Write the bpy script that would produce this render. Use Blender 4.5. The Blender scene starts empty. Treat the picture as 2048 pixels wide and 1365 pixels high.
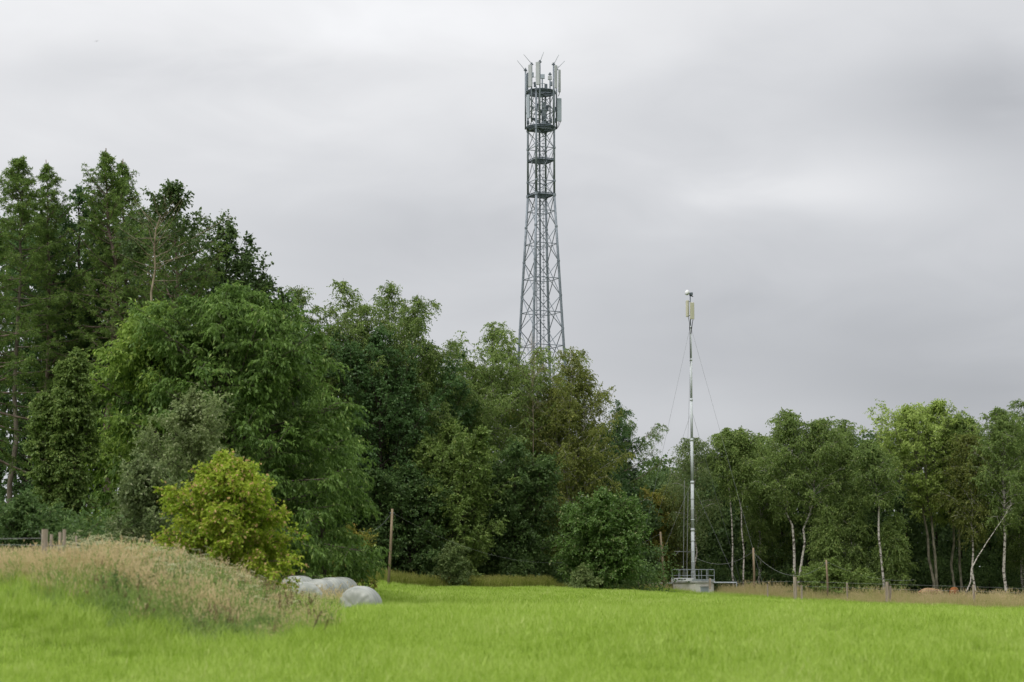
import bpy, math, random
import numpy as np
from mathutils import Vector

# ------------------------------------------------------------------ camera, sky, sun, exposure
R = math.radians
F = 3982.0                      # focal length in photograph pixels (70 mm on 36 mm over 2048)
HORIZON = 1150.0                # eye level in photograph pixels
TILT = math.atan((HORIZON - 682.5) / F)
CZ = 1.75                       # eye height above the ground below the camera
scene = bpy.context.scene
COL = scene.collection

cam_data = bpy.data.cameras.new('camera')
cam_data.lens = 70.0
cam_data.sensor_width = 36.0
cam_data.clip_start = 0.1
cam_data.clip_end = 9000.0
cam_data.dof.use_dof = True
cam_data.dof.focus_distance = 150.0
cam_data.dof.aperture_fstop = 1.45
cam = bpy.data.objects.new('camera', cam_data)
cam.location = (0, 0, CZ)
cam.rotation_euler = (R(90) + TILT, 0, 0)
COL.objects.link(cam)
scene.camera = cam

SUN_EL, SUN_AZ = R(52), R(215)          # azimuth from +Y clockwise: behind the camera, to the left
world = bpy.data.worlds.new('World')
scene.world = world
world.use_nodes = True
wn, wl = world.node_tree.nodes, world.node_tree.links
wn.clear()
w_out = wn.new('ShaderNodeOutputWorld')
w_bg = wn.new('ShaderNodeBackground')
w_bg.inputs['Strength'].default_value = 0.1
sky = wn.new('ShaderNodeTexSky')
sky.sky_type = 'NISHITA'
sky.sun_disc = False
sky.sun_elevation = SUN_EL
sky.sun_rotation = SUN_AZ
tc = wn.new('ShaderNodeTexCoord')


def wmath(op, a, b=None, clamp=False):
    n = wn.new('ShaderNodeMath')
    n.operation = op
    n.use_clamp = clamp
    for i, v in enumerate((a, b)):
        if v is None:
            continue
        if isinstance(v, (int, float)):
            n.inputs[i].default_value = v
        else:
            wl.new(v, n.inputs[i])
    return n.outputs[0]


def wnoise(loc, scale, detail, rough=0.5, dist=0.0):
    m = wn.new('ShaderNodeMapping')
    m.inputs['Location'].default_value = loc
    m.inputs['Scale'].default_value = scale
    wl.new(tc.outputs['Generated'], m.inputs['Vector'])
    n = wn.new('ShaderNodeTexNoise')
    n.inputs['Scale'].default_value = 1.0
    n.inputs['Detail'].default_value = detail
    n.inputs['Roughness'].default_value = rough
    n.inputs['Distortion'].default_value = dist
    wl.new(m.outputs[0], n.inputs['Vector'])
    return n.outputs['Fac']


sep = wn.new('ShaderNodeSeparateXYZ')
wl.new(tc.outputs['Generated'], sep.inputs[0])
zc = wmath('MAXIMUM', sep.outputs['Z'], 0.0)
grad = wmath('ADD', wmath('ADD', wmath('MULTIPLY', zc, 0.75), 0.53), wmath('MULTIPLY', wmath('MULTIPLY', zc, zc), 1.0))   # overcast: brightest overhead
side = wmath('SUBTRACT', 1.0, wmath('MULTIPLY', sep.outputs['X'], 0.42))
n1 = wnoise((3.1, 1.7, 0.35), (5.5, 2.0, 13.0), 3.0, 0.45, 0.4)
n2 = wnoise((1.2, 4.0, 2.2), (14.0, 4.0, 34.0), 4.0, 0.5, 0.5)
cl = wmath('ADD', wmath('ADD', wmath('MULTIPLY', n1, 0.22), 0.81), wmath('MULTIPLY', n2, 0.19))
# cloud banks: soft thick and thin places, by azimuth and elevation tangents
yy = wmath('MAXIMUM', sep.outputs['Y'], 0.05)
uu = wmath('ADD', wmath('DIVIDE', sep.outputs['X'], yy), wmath('MULTIPLY', wmath('SUBTRACT', n2, 0.5), 0.10))
vv = wmath('ADD', wmath('DIVIDE', sep.outputs['Z'], yy), wmath('MULTIPLY', wmath('SUBTRACT', n1, 0.5), 0.05))
for bx, by, bw, bh, ba in ((1000, 10, 620, 95, .07), (230, 130, 330, 65, -.11), (760, 215, 300, 80, .07), (760, 490, 380, 110, -.09), (1690, 370, 240, 60, .16),
                           (2000, 215, 230, 95, -.17), (1880, 720, 380, 120, -.17), (1330, 640, 260, 110, -.08), (1310, 985, 110, 70, .16), (1560, 800, 200, 60, .06)):
    du = wmath('DIVIDE', wmath('SUBTRACT', uu, (bx - 1024) / F), bw / F)
    dv = wmath('DIVIDE', wmath('SUBTRACT', vv, (HORIZON - by) / F), bh / F)
    ex = wmath('POWER', 2.71828, wmath('MULTIPLY', wmath('ADD', wmath('MULTIPLY', du, du), wmath('MULTIPLY', dv, dv)), -1.0))
    cl = wmath('MULTIPLY', cl, wmath('ADD', wmath('MULTIPLY', ex, ba * 1.2), 1.0))
lum = wmath('MULTIPLY', wmath('MULTIPLY', grad, side), cl)
cramp = wn.new('ShaderNodeValToRGB')
cramp.color_ramp.elements[0].position = 0.35
cramp.color_ramp.elements[0].color = (0.94, 0.972, 1.04, 1)
cramp.color_ramp.elements[1].position = 0.85
cramp.color_ramp.elements[1].color = (0.99, 0.995, 1.015, 1)
wl.new(lum, cramp.inputs[0])
cmul = wn.new('ShaderNodeVectorMath')
cmul.operation = 'SCALE'
wl.new(cramp.outputs['Color'], cmul.inputs[0])
wl.new(wmath('MULTIPLY', lum, 10.0), cmul.inputs['Scale'])
wmix = wn.new('ShaderNodeMix')
wmix.data_type = 'RGBA'
wmix.inputs[0].default_value = 0.96                                  # closed cloud cover over the clear sky
wl.new(sky.outputs['Color'], wmix.inputs[6])
wl.new(cmul.outputs[0], wmix.inputs[7])
wl.new(wmix.outputs[2], w_bg.inputs['Color'])
wl.new(w_bg.outputs[0], w_out.inputs[0])

sun_data = bpy.data.lights.new('sun', 'SUN')
sun_data.energy = 1.5
sun_data.angle = R(25)
sun_data.color = (1.0, 0.96, 0.9)
sun = bpy.data.objects.new('sun', sun_data)
sd = Vector((math.sin(SUN_AZ) * math.cos(SUN_EL), math.cos(SUN_AZ) * math.cos(SUN_EL), math.sin(SUN_EL)))
sun.rotation_euler = sd.to_track_quat('Z', 'Y').to_euler()
sun.location = (0, -20, 60)
COL.objects.link(sun)

vs = scene.view_settings
vs.view_transform = 'Standard'
vs.look = 'None'
vs.exposure = 0.0
vs.gamma = 1.0
vs.use_curve_mapping = False
scene.cycles.max_bounces = 6
scene.cycles.diffuse_bounces = 4
scene.cycles.glossy_bounces = 2
scene.cycles.transmission_bounces = 4
scene.cycles.use_denoising = True

CT, ST = math.cos(TILT), math.sin(TILT)


def P(px, py, d):
    """the point at depth d (metres along +Y) that lies behind a photograph pixel"""
    xc, yc = (px - 1024.0) / F, (682.5 - py) / F
    k = d / (CT - yc * ST)
    return np.array((xc * k, d, CZ + (ST + yc * CT) * k))


def sstep(a, b, x):
    t = np.clip((np.asarray(x, float) - a) / (b - a), 0, 1)
    return t * t * (3 - 2 * t)


_bd = np.array([-3000, -20, 0, 30, 40, 46, 51, 58, 66, 90, 120, 150, 175, 400, 3000.])
_bz = np.array([-1.9, -1.8, -1.75, -1.62, -1.17, -.95, -.86, -1.25, -1.68, -1.5, -.98, -.92, -.8, .6, 10.])


def ground(x, d):
    x, d = np.asarray(x, float), np.asarray(d, float)
    z = sum(np.interp(d + o, _bd, _bz) for o in (-4, -2, 0, 2, 4)) / 5.0
    z = z - 1.4 * sstep(-2, 36, x) * sstep(60, 140, d)
    z = z - .16 * sstep(2, 16, x) * sstep(20, 45, d)
    z = z + .35 * sstep(-6, -30, x) * sstep(80, 130, d)
    z = z + 1.0 * sstep(-4.3, -9.9, x) * sstep(32, 41, d) * (1 - .5 * sstep(47, 60, d))
    z = z + .05 * np.sin(x * .9 + d * .31) * np.sin(d * .23 - x * .2)
    return z + CZ


def G(px, d, up=0.0):
    p = P(px, 1170, d)
    return np.array((p[0], d, float(ground(p[0], d)) + up))


# ------------------------------------------------------------------ materials
def new_mat(name):
    m = bpy.data.materials.new(name)
    m.use_nodes = True
    n = m.node_tree.nodes
    n.clear()
    out = n.new('ShaderNodeOutputMaterial')
    return m, n, m.node_tree.links, out


def solid(name, c1, c2=None, scale=6.0, rough=0.6, spec=0.3, metal=0.0, stretch=(1, 1, 1), bump=0.0, lo=.35, hi=.65):
    m, n, l, out = new_mat(name)
    b = n.new('ShaderNodeBsdfPrincipled')
    b.inputs['Roughness'].default_value = rough
    b.inputs['Specular IOR Level'].default_value = spec
    b.inputs['Metallic'].default_value = metal
    l.new(b.outputs[0], out.inputs[0])
    t = n.new('ShaderNodeTexCoord')
    mp = n.new('ShaderNodeMapping')
    mp.inputs['Scale'].default_value = stretch
    l.new(t.outputs['Object'], mp.inputs[0])
    nz = n.new('ShaderNodeTexNoise')
    nz.inputs['Scale'].default_value = scale
    nz.inputs['Detail'].default_value = 5
    l.new(mp.outputs[0], nz.inputs['Vector'])
    r = n.new('ShaderNodeValToRGB')
    r.color_ramp.elements[0].position = lo
    r.color_ramp.elements[1].position = hi
    r.color_ramp.elements[0].color = (*c1, 1)
    r.color_ramp.elements[1].color = (*(c2 or c1), 1)
    l.new(nz.outputs['Fac'], r.inputs[0])
    l.new(r.outputs[0], b.inputs['Base Color'])
    if bump:
        bp = n.new('ShaderNodeBump')
        bp.inputs['Strength'].default_value = bump
        bp.inputs['Distance'].default_value = .02
        l.new(nz.outputs['Fac'], bp.inputs['Height'])
        l.new(bp.outputs[0], b.inputs['Normal'])
    return m


def leafmat(name, stops, trans=.3, gloss=.04, rnd=0.0, patch=None, gain=1.9):
    trans, gloss = max(trans, .42), gloss * .35
    """leaf: colour by the leaf's own tint value, light passes through it"""
    m, n, l, out = new_mat(name)
    a = n.new('ShaderNodeAttribute')
    a.attribute_name = 'tint'
    fac = a.outputs['Fac']
    if rnd:
        oi = n.new('ShaderNodeObjectInfo')
        mu = n.new('ShaderNodeMath')
        mu.operation = 'MULTIPLY_ADD'
        l.new(oi.outputs['Random'], mu.inputs[0])
        mu.inputs[1].default_value = rnd
        ms = n.new('ShaderNodeMath')
        ms.operation = 'MULTIPLY'
        l.new(fac, ms.inputs[0])
        ms.inputs[1].default_value = 1 - rnd
        l.new(ms.outputs[0], mu.inputs[2])
        fac = mu.outputs[0]
    if patch:
        g = n.new('ShaderNodeNewGeometry')
        mp = n.new('ShaderNodeMapping')
        mp.inputs['Scale'].default_value = patch[1]
        l.new(g.outputs['Position'], mp.inputs[0])
        nz = n.new('ShaderNodeTexNoise')
        nz.inputs['Scale'].default_value = 1
        nz.inputs['Detail'].default_value = 3
        l.new(mp.outputs[0], nz.inputs['Vector'])
        ma = n.new('ShaderNodeMath')
        ma.operation = 'MULTIPLY_ADD'
        l.new(nz.outputs['Fac'], ma.inputs[0])
        ma.inputs[1].default_value = patch[0] * 2
        l.new(fac, ma.inputs[2])
        ms2 = n.new('ShaderNodeMath')
        ms2.operation = 'SUBTRACT'
        l.new(ma.outputs[0], ms2.inputs[0])
        ms2.inputs[1].default_value = patch[0]
        fac = ms2.outputs[0]
    r = n.new('ShaderNodeValToRGB')
    els = r.color_ramp.elements
    while len(els) < len(stops):
        els.new(.5)
    for e, (p, c) in zip(els, stops):
        e.position = p
        e.color = (*(min(q * gain, .9) for q in c), 1)
    l.new(fac, r.inputs[0])
    di = n.new('ShaderNodeBsdfDiffuse')
    tr = n.new('ShaderNodeBsdfTranslucent')
    gl = n.new('ShaderNodeBsdfGlossy')
    gl.inputs['Roughness'].default_value = .45
    l.new(r.outputs[0], di.inputs['Color'])
    l.new(r.outputs[0], tr.inputs['Color'])
    m1 = n.new('ShaderNodeMixShader')
    m1.inputs[0].default_value = trans
    l.new(di.outputs[0], m1.inputs[1])
    l.new(tr.outputs[0], m1.inputs[2])
    m2 = n.new('ShaderNodeMixShader')
    m2.inputs[0].default_value = gloss
    l.new(m1.outputs[0], m2.inputs[1])
    l.new(gl.outputs[0], m2.inputs[2])
    l.new(m2.outputs[0], out.inputs[0])
    return m


def two(dark, light, top=None):
    s = [(.0, dark), (.8, light)]
    if top:
        s.append((1.0, top))
    return s


M = {}
M['birch'] = leafmat('birch_leaf', two((.042, .07, .017), (.136, .186, .05), (.22, .24, .08)))
M['birch_pale'] = leafmat('pale_birch_leaf', two((.05, .078, .026), (.13, .165, .058), (.19, .2, .08)))
M['birch_olive'] = leafmat('olive_birch_leaf', two((.046, .062, .013), (.128, .146, .034), (.19, .175, .05)))
M['dark'] = leafmat('dark_leaf', two((.024, .05, .016), (.058, .106, .032), (.09, .13, .045)), .22, .06)
M['oak'] = leafmat('oak_leaf', two((.026, .046, .016), (.062, .094, .03), (.09, .12, .045)), .25, .06)
M['cherry'] = leafmat('cherry_leaf', two((.032, .062, .013), (.102, .162, .035), (.18, .225, .07)))
M['cherry_lime'] = leafmat('light_cherry_leaf', two((.044, .08, .014), (.128, .187, .032), (.2, .24, .055)))
M['hazel'] = leafmat('hazel_leaf', two((.04, .068, .016), (.112, .158, .038), (.18, .2, .06)), .3, .05)
M['hawthorn'] = leafmat('hawthorn_leaf', two((.05, .072, .028), (.135, .165, .066), (.26, .27, .17)))
M['maple'] = leafmat('maple_leaf', [(0, (.066, .118, .01)), (.5, (.145, .2, .017)), (.8, (.215, .245, .032)), (.9, (.27, .205, .075)), (1, (.31, .19, .1))])
M['ash'] = leafmat('ash_leaf', two((.085, .125, .024), (.2, .255, .065), (.3, .34, .13)))
M['larch'] = leafmat('larch_needle', two((.04, .07, .016), (.1, .15, .036), (.16, .19, .04)))
M['spruce'] = leafmat('spruce_needle', two((.014, .026, .014), (.03, .05, .024)), .1, .04)
M['thorn'] = leafmat('round_tree_leaf', two((.026, .056, .012), (.08, .135, .03), (.2, .21, .1)), .28, .07)
M['yellowshrub'] = leafmat('yellowing_leaf', two((.06, .08, .016), (.16, .15, .03), (.26, .17, .04)), .3, .04)
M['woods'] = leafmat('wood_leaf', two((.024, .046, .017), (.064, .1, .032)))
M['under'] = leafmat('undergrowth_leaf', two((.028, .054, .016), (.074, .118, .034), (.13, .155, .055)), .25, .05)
M['bark_birch'] = solid('birch_bark', (.07, .06, .05), (.46, .43, .38), 3.0, .8, .2, stretch=(1, 1, 2.2), bump=.3, lo=.38, hi=.52)
M['bark_grey'] = solid('grey_bark', (.07, .06, .048), (.17, .145, .115), 5, .9, .1, stretch=(1, 1, .3), bump=.5)
M['bark_dark'] = solid('dark_bark', (.035, .03, .024), (.085, .07, .055), 5, .9, .1, stretch=(1, 1, .3), bump=.5)
M['bark_larch'] = solid('larch_bark', (.09, .07, .055), (.2, .155, .125), 4, .9, .1, stretch=(1, 1, .4), bump=.5)
M['bark_ash'] = solid('ash_bark', (.11, .105, .075), (.25, .235, .17), 5, .9, .1, stretch=(1, 1, .5), bump=.4)
M['bark_pale'] = solid('pale_bark', (.16, .125, .09), (.34, .28, .21), 4, .9, .1, stretch=(1, 1, .4), bump=.4)
M['steel'] = solid('galvanised_steel', (.15, .175, .2), (.23, .262, .295), 2.5, .5, .4, .25)
M['steel_dark'] = solid('dark_steel', (.085, .105, .125), (.13, .155, .18), 2.5, .6, .3, .2)
M['rail'] = solid('railing_steel', (.3, .34, .36), (.42, .46, .47), 3, .5, .4, .1)
M['mast'] = solid('mast_aluminium', (.47, .5, .51), (.51, .54, .55), 2, .6, .3, .0)
M['panel_white'] = solid('antenna_white', (.37, .385, .405), (.45, .465, .485), 1.2, .5, .3)
M['panel_grey'] = solid('antenna_grey', (.31, .35, .4), (.38, .42, .47), 1.2, .5, .3)
M['panel_cream'] = solid('antenna_cream', (.43, .42, .31), (.5, .48, .36), 1.2, .5, .3)
M['black'] = solid('black_rubber', (.02, .022, .024), (.035, .036, .038), 4, .6, .3)
M['white'] = solid('white_shell', (.56, .57, .58), (.66, .66, .67), 2, .4, .4)
M['concrete'] = solid('concrete', (.58, .56, .51), (.76, .73, .66), 1.7, .9, .1, bump=.2)
M['concrete_dark'] = solid('stained_concrete', (.38, .38, .36), (.48, .48, .45), 3, .9, .1)
M['wood_post'] = solid('weathered_post', (.24, .2, .155), (.42, .36, .29), 7, .9, .1, stretch=(1, 1, .15), bump=.4)
M['wood_pole'] = solid('pole_wood', (.16, .12, .08), (.3, .235, .16), 6, .9, .1, stretch=(1, 1, .1), bump=.3)
M['cable'] = solid('cable', (.2, .21, .2), (.26, .27, .26), 3, .6, .2)
M['guy'] = solid('guy_wire', (.2, .21, .22), (.26, .27, .28), 3, .5, .3)
M['wire'] = solid('fence_wire', (.2, .21, .2), (.28, .28, .27), 3, .5, .3)
M['film'] = solid('bale_film', (.19, .205, .18), (.36, .37, .33), 2.2, .38, .4, stretch=(2.2, .6, .6), bump=.35)
M['cow_tan'] = solid('tan_hide', (.24, .13, .065), (.4, .27, .16), 3.0, .9, .1)
M['cow_red'] = solid('red_hide', (.2, .075, .028), (.28, .12, .045), 2.0, .9, .1)
M['bird'] = solid('bird_feathers', (.02, .02, .022), (.04, .04, .045), 4, .8, .1)

# ------------------------------------------------------------------ object helpers


def tag(o, label=None, cat=None, group=None, kind=None):
    if label:
        o['label'] = label
    if cat:
        o['category'] = cat
    if group:
        o['group'] = group
    if kind:
        o['kind'] = kind
    return o


def empty(name, loc, label, cat, group=None):
    o = bpy.data.objects.new(name, None)
    o.location = loc
    o.empty_display_size = .5
    COL.objects.link(o)
    return tag(o, label, cat, group)


class MB:
    """collects tubes, boxes and beams; build() links them as one mesh object"""

    def __init__(self):
        self.v, self.f, self.n = [], [], 0

    def add(self, v, f):
        self.v.append(np.asarray(v, float))
        self.f.extend([tuple(i + self.n for i in q) for q in f])
        self.n += len(v)
        return self

    def tube(self, pts, rad, sides=6, cap=True):
        pts = np.asarray(pts, float)
        k = len(pts)
        rad = np.broadcast_to(np.asarray(rad, float), (k,))
        tan = np.gradient(pts, axis=0)
        tan /= np.linalg.norm(tan, axis=1, keepdims=True) + 1e-12
        ref = np.where(np.abs(tan[:, 2:3]) > .9, np.array([[1., 0, 0]]), np.array([[0, 0, 1.]]))
        a = np.cross(tan, ref)
        a /= np.linalg.norm(a, axis=1, keepdims=True) + 1e-12
        b = np.cross(tan, a)
        for i in range(1, k):
            if (a[i] * a[i - 1]).sum() < 0:
                a[i], b[i] = -a[i], -b[i]
        an = np.arange(sides) * 2 * math.pi / sides
        ring = (a[:, None] * np.cos(an)[None, :, None] + b[:, None] * np.sin(an)[None, :, None]) * rad[:, None, None] + pts[:, None]
        f = []
        for i in range(k - 1):
            for j in range(sides):
                j2 = (j + 1) % sides
                f.append((i * sides + j, i * sides + j2, (i + 1) * sides + j2, (i + 1) * sides + j))
        if cap:
            f.append(tuple(range(sides - 1, -1, -1)))
            f.append(tuple((k - 1) * sides + j for j in range(sides)))
        return self.add(ring.reshape(-1, 3), f)

    def box(self, c, s, rz=0.0, rx=0.0):
        c = np.asarray(c, float)
        s = np.asarray(s, float) / 2
        v = np.array([(x, y, z) for x in (-1, 1) for y in (-1, 1) for z in (-1, 1)], float) * s
        if rx:
            v = np.stack([v[:, 0], v[:, 1] * math.cos(rx) - v[:, 2] * math.sin(rx), v[:, 1] * math.sin(rx) + v[:, 2] * math.cos(rx)], 1)
        v = np.stack([v[:, 0] * math.cos(rz) - v[:, 1] * math.sin(rz), v[:, 0] * math.sin(rz) + v[:, 1] * math.cos(rz), v[:, 2]], 1)
        return self.add(v + c, [(0, 1, 3, 2), (4, 6, 7, 5), (0, 4, 5, 1), (2, 3, 7, 6), (0, 2, 6, 4), (1, 5, 7, 3)])

    def build(self, name, mat, parent=None, loc=None, smooth=False, bevel=0.0):
        me = bpy.data.meshes.new(name)
        v = np.concatenate(self.v) if self.v else np.zeros((0, 3))
        me.from_pydata([tuple(q) for q in v], [], self.f)
        me.materials.append(M[mat] if isinstance(mat, str) else mat)
        if smooth:
            me.polygons.foreach_set('use_smooth', [True] * len(me.polygons))
        o = bpy.data.objects.new(name, me)
        COL.objects.link(o)
        if parent:
            o.parent = parent
        if loc is not None:
            o.location = loc
        if bevel:
            bm = o.modifiers.new('bevel', 'BEVEL')
            bm.width = bevel
            bm.segments = 2
            bm.limit_method = 'ANGLE'
        return o


def norm(a):
    return a / (np.linalg.norm(a, axis=-1, keepdims=True) + 1e-9)


def leaf_verts(base, axis, nor, L, W, fold=.12):
    nor = norm(nor - axis * (nor * axis).sum(-1, keepdims=True))
    side = np.cross(axis, nor)
    L, W = L[:, None], W[:, None]
    mid = base + axis * L * .42
    v = np.stack([base, mid + side * W * .5 + nor * W * fold, base + axis * L, mid - side * W * .5 + nor * W * fold], 1)
    return v.reshape(-1, 3)


def quad_mesh(name, v, tint, mat):
    n = len(v) // 4
    me = bpy.data.meshes.new(name)
    me.vertices.add(n * 4)
    me.vertices.foreach_set('co', np.ascontiguousarray(v, np.float32).ravel())
    me.loops.add(n * 4)
    me.loops.foreach_set('vertex_index', np.arange(n * 4, dtype=np.int32))
    me.polygons.add(n)
    me.polygons.foreach_set('loop_start', np.arange(0, n * 4, 4, dtype=np.int32))
    a = me.attributes.new('tint', 'FLOAT', 'FACE')
    a.data.foreach_set('value', np.clip(tint, 0, 1).astype(np.float32))
    me.materials.append(mat)
    me.update(calc_edges=True)
    return me


LEAVES = [0]
# ------------------------------------------------------------------ trees
SHAPES = {
    'egg': lambda t: np.sin(np.pi * np.clip(t, 0, 1) ** .75) ** .75 * .95 + .08,
    'round': lambda t: np.sqrt(np.clip(1 - (2 * t - .9) ** 2 / 1.25, 0.03, 1)),
    'dome': lambda t: np.clip(1.0 - t ** 2.6, .12, 1) * (.82 + .18 * sstep(0, .25, t)),
    'cone': lambda t: np.clip(1.02 - t, .03, 1) ** .8,
    'cherry': lambda t: np.clip(1.0 - t ** 2.0, .15, 1) * (.72 + .28 * sstep(0, .3, t)),
    'top': lambda t: np.clip(.35 + .75 * sstep(0, .5, t), 0, 1) * np.sqrt(np.clip(1.03 - t ** 4, .1, 1)),
}
SPEC = {
    'birch': dict(shape='egg', cb=.2, n1=36, e=(36, 78), curl=-34, n2=8, l2=1.05, flat=.8, g2=.25, n3=8, l3=.62, g3=.55, k=8, leaf=(.13, .088), ld=.8, up=.55, r0=.085, lobes=.28, topk=(.4, .95), mat='birch', bark='bark_birch'),
    'broad': dict(shape='round', cb=.12, n1=44, e=(8, 72), curl=10, n2=8, l2=1.3, flat=.7, g2=.1, n3=8, l3=.55, g3=.15, k=7, leaf=(.19, .13), ld=.35, up=.9, r0=.2, lobes=.22, mat='oak', bark='bark_dark'),
    'cherry': dict(shape='dome', cb=.04, n1=66, e=(-10, 58), curl=0, n2=12, l2=1.5, flat=.2, g2=.3, n3=10, l3=.7, g3=.32, k=8, leaf=(.23, .095), ld=.75, up=1.1, r0=.24, lobes=.2, mat='cherry', bark='bark_grey'),
    'shrub': dict(shape='dome', cb=.02, n1=40, e=(5, 75), curl=10, n2=8, l2=.7, flat=.8, g2=.1, n3=8, l3=.3, g3=.15, k=7, leaf=(.11, .07), ld=.3, up=.8, r0=.07, lobes=.2, mat='hawthorn', bark='bark_dark'),
    'larch': dict(shape='cone', cb=.3, topk=(.6, 1.05), n1=84, e=(-12, 40), curl=20, n2=14, l2=.9, flat=.18, g2=.3, n3=7, l3=.24, g3=.35, k=6, leaf=(.16, .05), ld=-.2, up=.3, r0=.2, lobes=.3, pw=.82, mat='larch', bark='bark_larch'),
    'spruce': dict(shape='cone', cb=.05, n1=90, e=(-28, 25), curl=24, n2=12, l2=.8, flat=.3, g2=.5, n3=7, l3=.3, g3=.7, k=6, leaf=(.2, .06), ld=.6, up=.3, r0=.18, lobes=.12, mat='spruce', bark='bark_dark'),
    'ash': dict(shape='top', cb=.42, n1=46, e=(18, 72), curl=16, n2=8, l2=1.3, flat=.6, g2=.05, n3=8, l3=.55, g3=.2, k=7, leaf=(.22, .11), ld=.45, up=.9, r0=.15, lobes=.2, mat='ash', bark='bark_grey'),
}


def interp_path(pts, t):
    u = np.linspace(0, 1, len(pts))
    return np.array([np.interp(t, u, pts[:, i]) for i in range(3)])


def grow(seed, stems, Rm, sp):
    """stems: local polylines from the ground to the tree's tops; returns the wood and the leaves"""
    rng = np.random.default_rng(seed)
    Rm = max(.55 * Rm, Rm - .4 * sp['l2'] - .35 * sp['l3'])
    wood = MB()
    shape = SHAPES[sp['shape']]
    B2, T2, G2 = [], [], []
    up = np.array((0, 0, 1.))
    for si, st in enumerate(stems):
        st = np.asarray(st, float)
        t = np.linspace(0, 1, 12)
        path = np.stack([interp_path(st, q) for q in t])
        Hh = path[-1, 2]
        path[1:-1, :2] += rng.normal(0, .012 * Hh, (10, 2)) * .5
        r0 = sp['r0'] * (Hh / 12.0) ** .8 / max(1, len(stems)) ** .35
        rad = r0 * np.clip(1 - t, .05, 1) ** .75
        rad[0] *= 1.25
        wood.tube(path, rad, 8)
        n1 = max(6, int(sp['n1'] / len(stems) ** .62))
        if len(stems) > 1 and si == 0:
            Rm = Rm * .82
        cb = sp['cb']
        for i in range(n1):
            tt = (i + rng.random()) / n1
            tq = cb + (.978 - cb) * tt ** sp.get('pw', .9)
            tt = (tq - cb) / (.978 - cb)
            b = interp_path(path, tq)
            Rr = Rm * float(shape(tt)) * np.clip(1 + sp['lobes'] * rng.normal(), .45, 1.5)
            e = R(sp['e'][0] + (sp['e'][1] - sp['e'][0]) * tt + rng.normal() * 9)
            az = i * 2.39996 + rng.normal() * .35 + si * 1.3
            Rr *= 1 + sp.get('bias', 0) * math.cos(az)
            cap = sp.get('lmax', 1e9)
            L = min(Rr / max(math.cos(e), .42), cap)
            em = e + R(sp['curl']) * .45
            avail = Hh - b[2] - .35 * sp['l2'] * (1 - .6 * tt)
            if math.sin(em) > .08:
                L = min(L, max(.2, avail * rng.uniform(*sp.get('topk', (.5, .98))) / math.sin(em)))
            p = [b]
            ns = 6
            for s in range(ns):
                ee = e + R(sp['curl']) * (s / ns)
                az += rng.normal() * .09
                p.append(p[-1] + np.array((math.cos(az) * math.cos(ee), math.sin(az) * math.cos(ee), math.sin(ee))) * L / ns)
            p = np.array(p)
            rb = min(r0 * .42 * (1 - tq * .75), .02 + .018 * L)
            wood.tube(p, np.linspace(rb, .008, ns + 1), 5, False)
            m2 = max(3, int(sp['n2'] * (.35 + .65 * L / Rm)))
            for j in range(m2):
                s = .18 + .82 * (j + rng.random()) / m2
                if rng.random() < sp.get('bare', 0) or (sp.get('front') and math.sin(az) < .1 and tq < .93):
                    continue
                b2 = interp_path(p, s)
                tg = norm(interp_path(p, min(1, s + .1)) - interp_path(p, s - .1))
                dv = tg * .8 + rng.normal(0, .62, 3) * np.array((1, 1, sp['flat']))
                dv[2] += sp.get('lift', .1)
                dv = norm(dv)
                l2 = sp['l2'] * rng.uniform(.5, 1.25) * (1.15 - .55 * s) * (.22 + .78 * min(1, L / Rm))
                u = np.linspace(0, 1, 4)[:, None]
                q = b2 + dv * l2 * u - up * sp['g2'] * l2 * u ** 2
                wood.tube(q, np.linspace(min(.016, rb * .5), .004, 4), 3, False)
                B2.append(q)
                T2.append(l2)
                G2.append(rng.random())
    B2 = np.array(B2)
    G2 = np.array(G2)
    if sp['k'] == 0:
        return wood, None, None
    n3, k = sp['n3'], sp['k']
    N = len(B2)
    s = rng.random((N, n3)) ** .75
    x = s * 3
    i0 = np.clip(x.astype(int), 0, 2)
    fr = (x - i0)[..., None]
    ar = np.arange(N)[:, None]
    b3 = B2[ar, i0] * (1 - fr) + B2[ar, i0 + 1] * fr
    tg = norm(B2[ar, i0 + 1] - B2[ar, i0])
    d3 = norm(tg * .7 + rng.normal(0, .65, (N, n3, 3)) * np.array((1, 1, .4 + .6 * sp['flat'])))
    l3 = sp['l3'] * rng.uniform(.5, 1.3, (N, n3, 1, 1))
    u = ((np.arange(k)[None, None, :] + rng.random((N, n3, k))) / k)[..., None]
    pos = b3[:, :, None] + d3[:, :, None] * l3 * u - up * sp['g3'] * l3 * u ** 2
    tan = d3[:, :, None] - up * 2 * sp['g3'] * u
    ax = norm(tan * .6 + rng.normal(0, .5, pos.shape) - up * sp['ld'])
    nor = up * sp['up'] + rng.normal(0, .6, pos.shape)
    Lf = sp['leaf'][0] * rng.uniform(.65, 1.25, pos.shape[:3])
    Wf = sp['leaf'][1] * rng.uniform(.7, 1.2, pos.shape[:3])
    tw = rng.random((N, n3, 1))
    tint = .38 * G2[:, None, None] + .27 * tw + .35 * rng.random(pos.shape[:3])
    hi = rng.random(pos.shape[:3]) > 1 - sp.get('hi', .035)
    tint = np.where(hi, .9 + .1 * rng.random(pos.shape[:3]), np.clip(tint * .86 + rng.uniform(-.14, .14), 0, .86))
    pos, ax, nor = pos.reshape(-1, 3), ax.reshape(-1, 3), nor.reshape(-1, 3)
    v = leaf_verts(pos, ax, nor, Lf.ravel(), Wf.ravel())
    LEAVES[0] += len(pos)
    return wood, v, tint.ravel()


SEED = [100]


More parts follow.
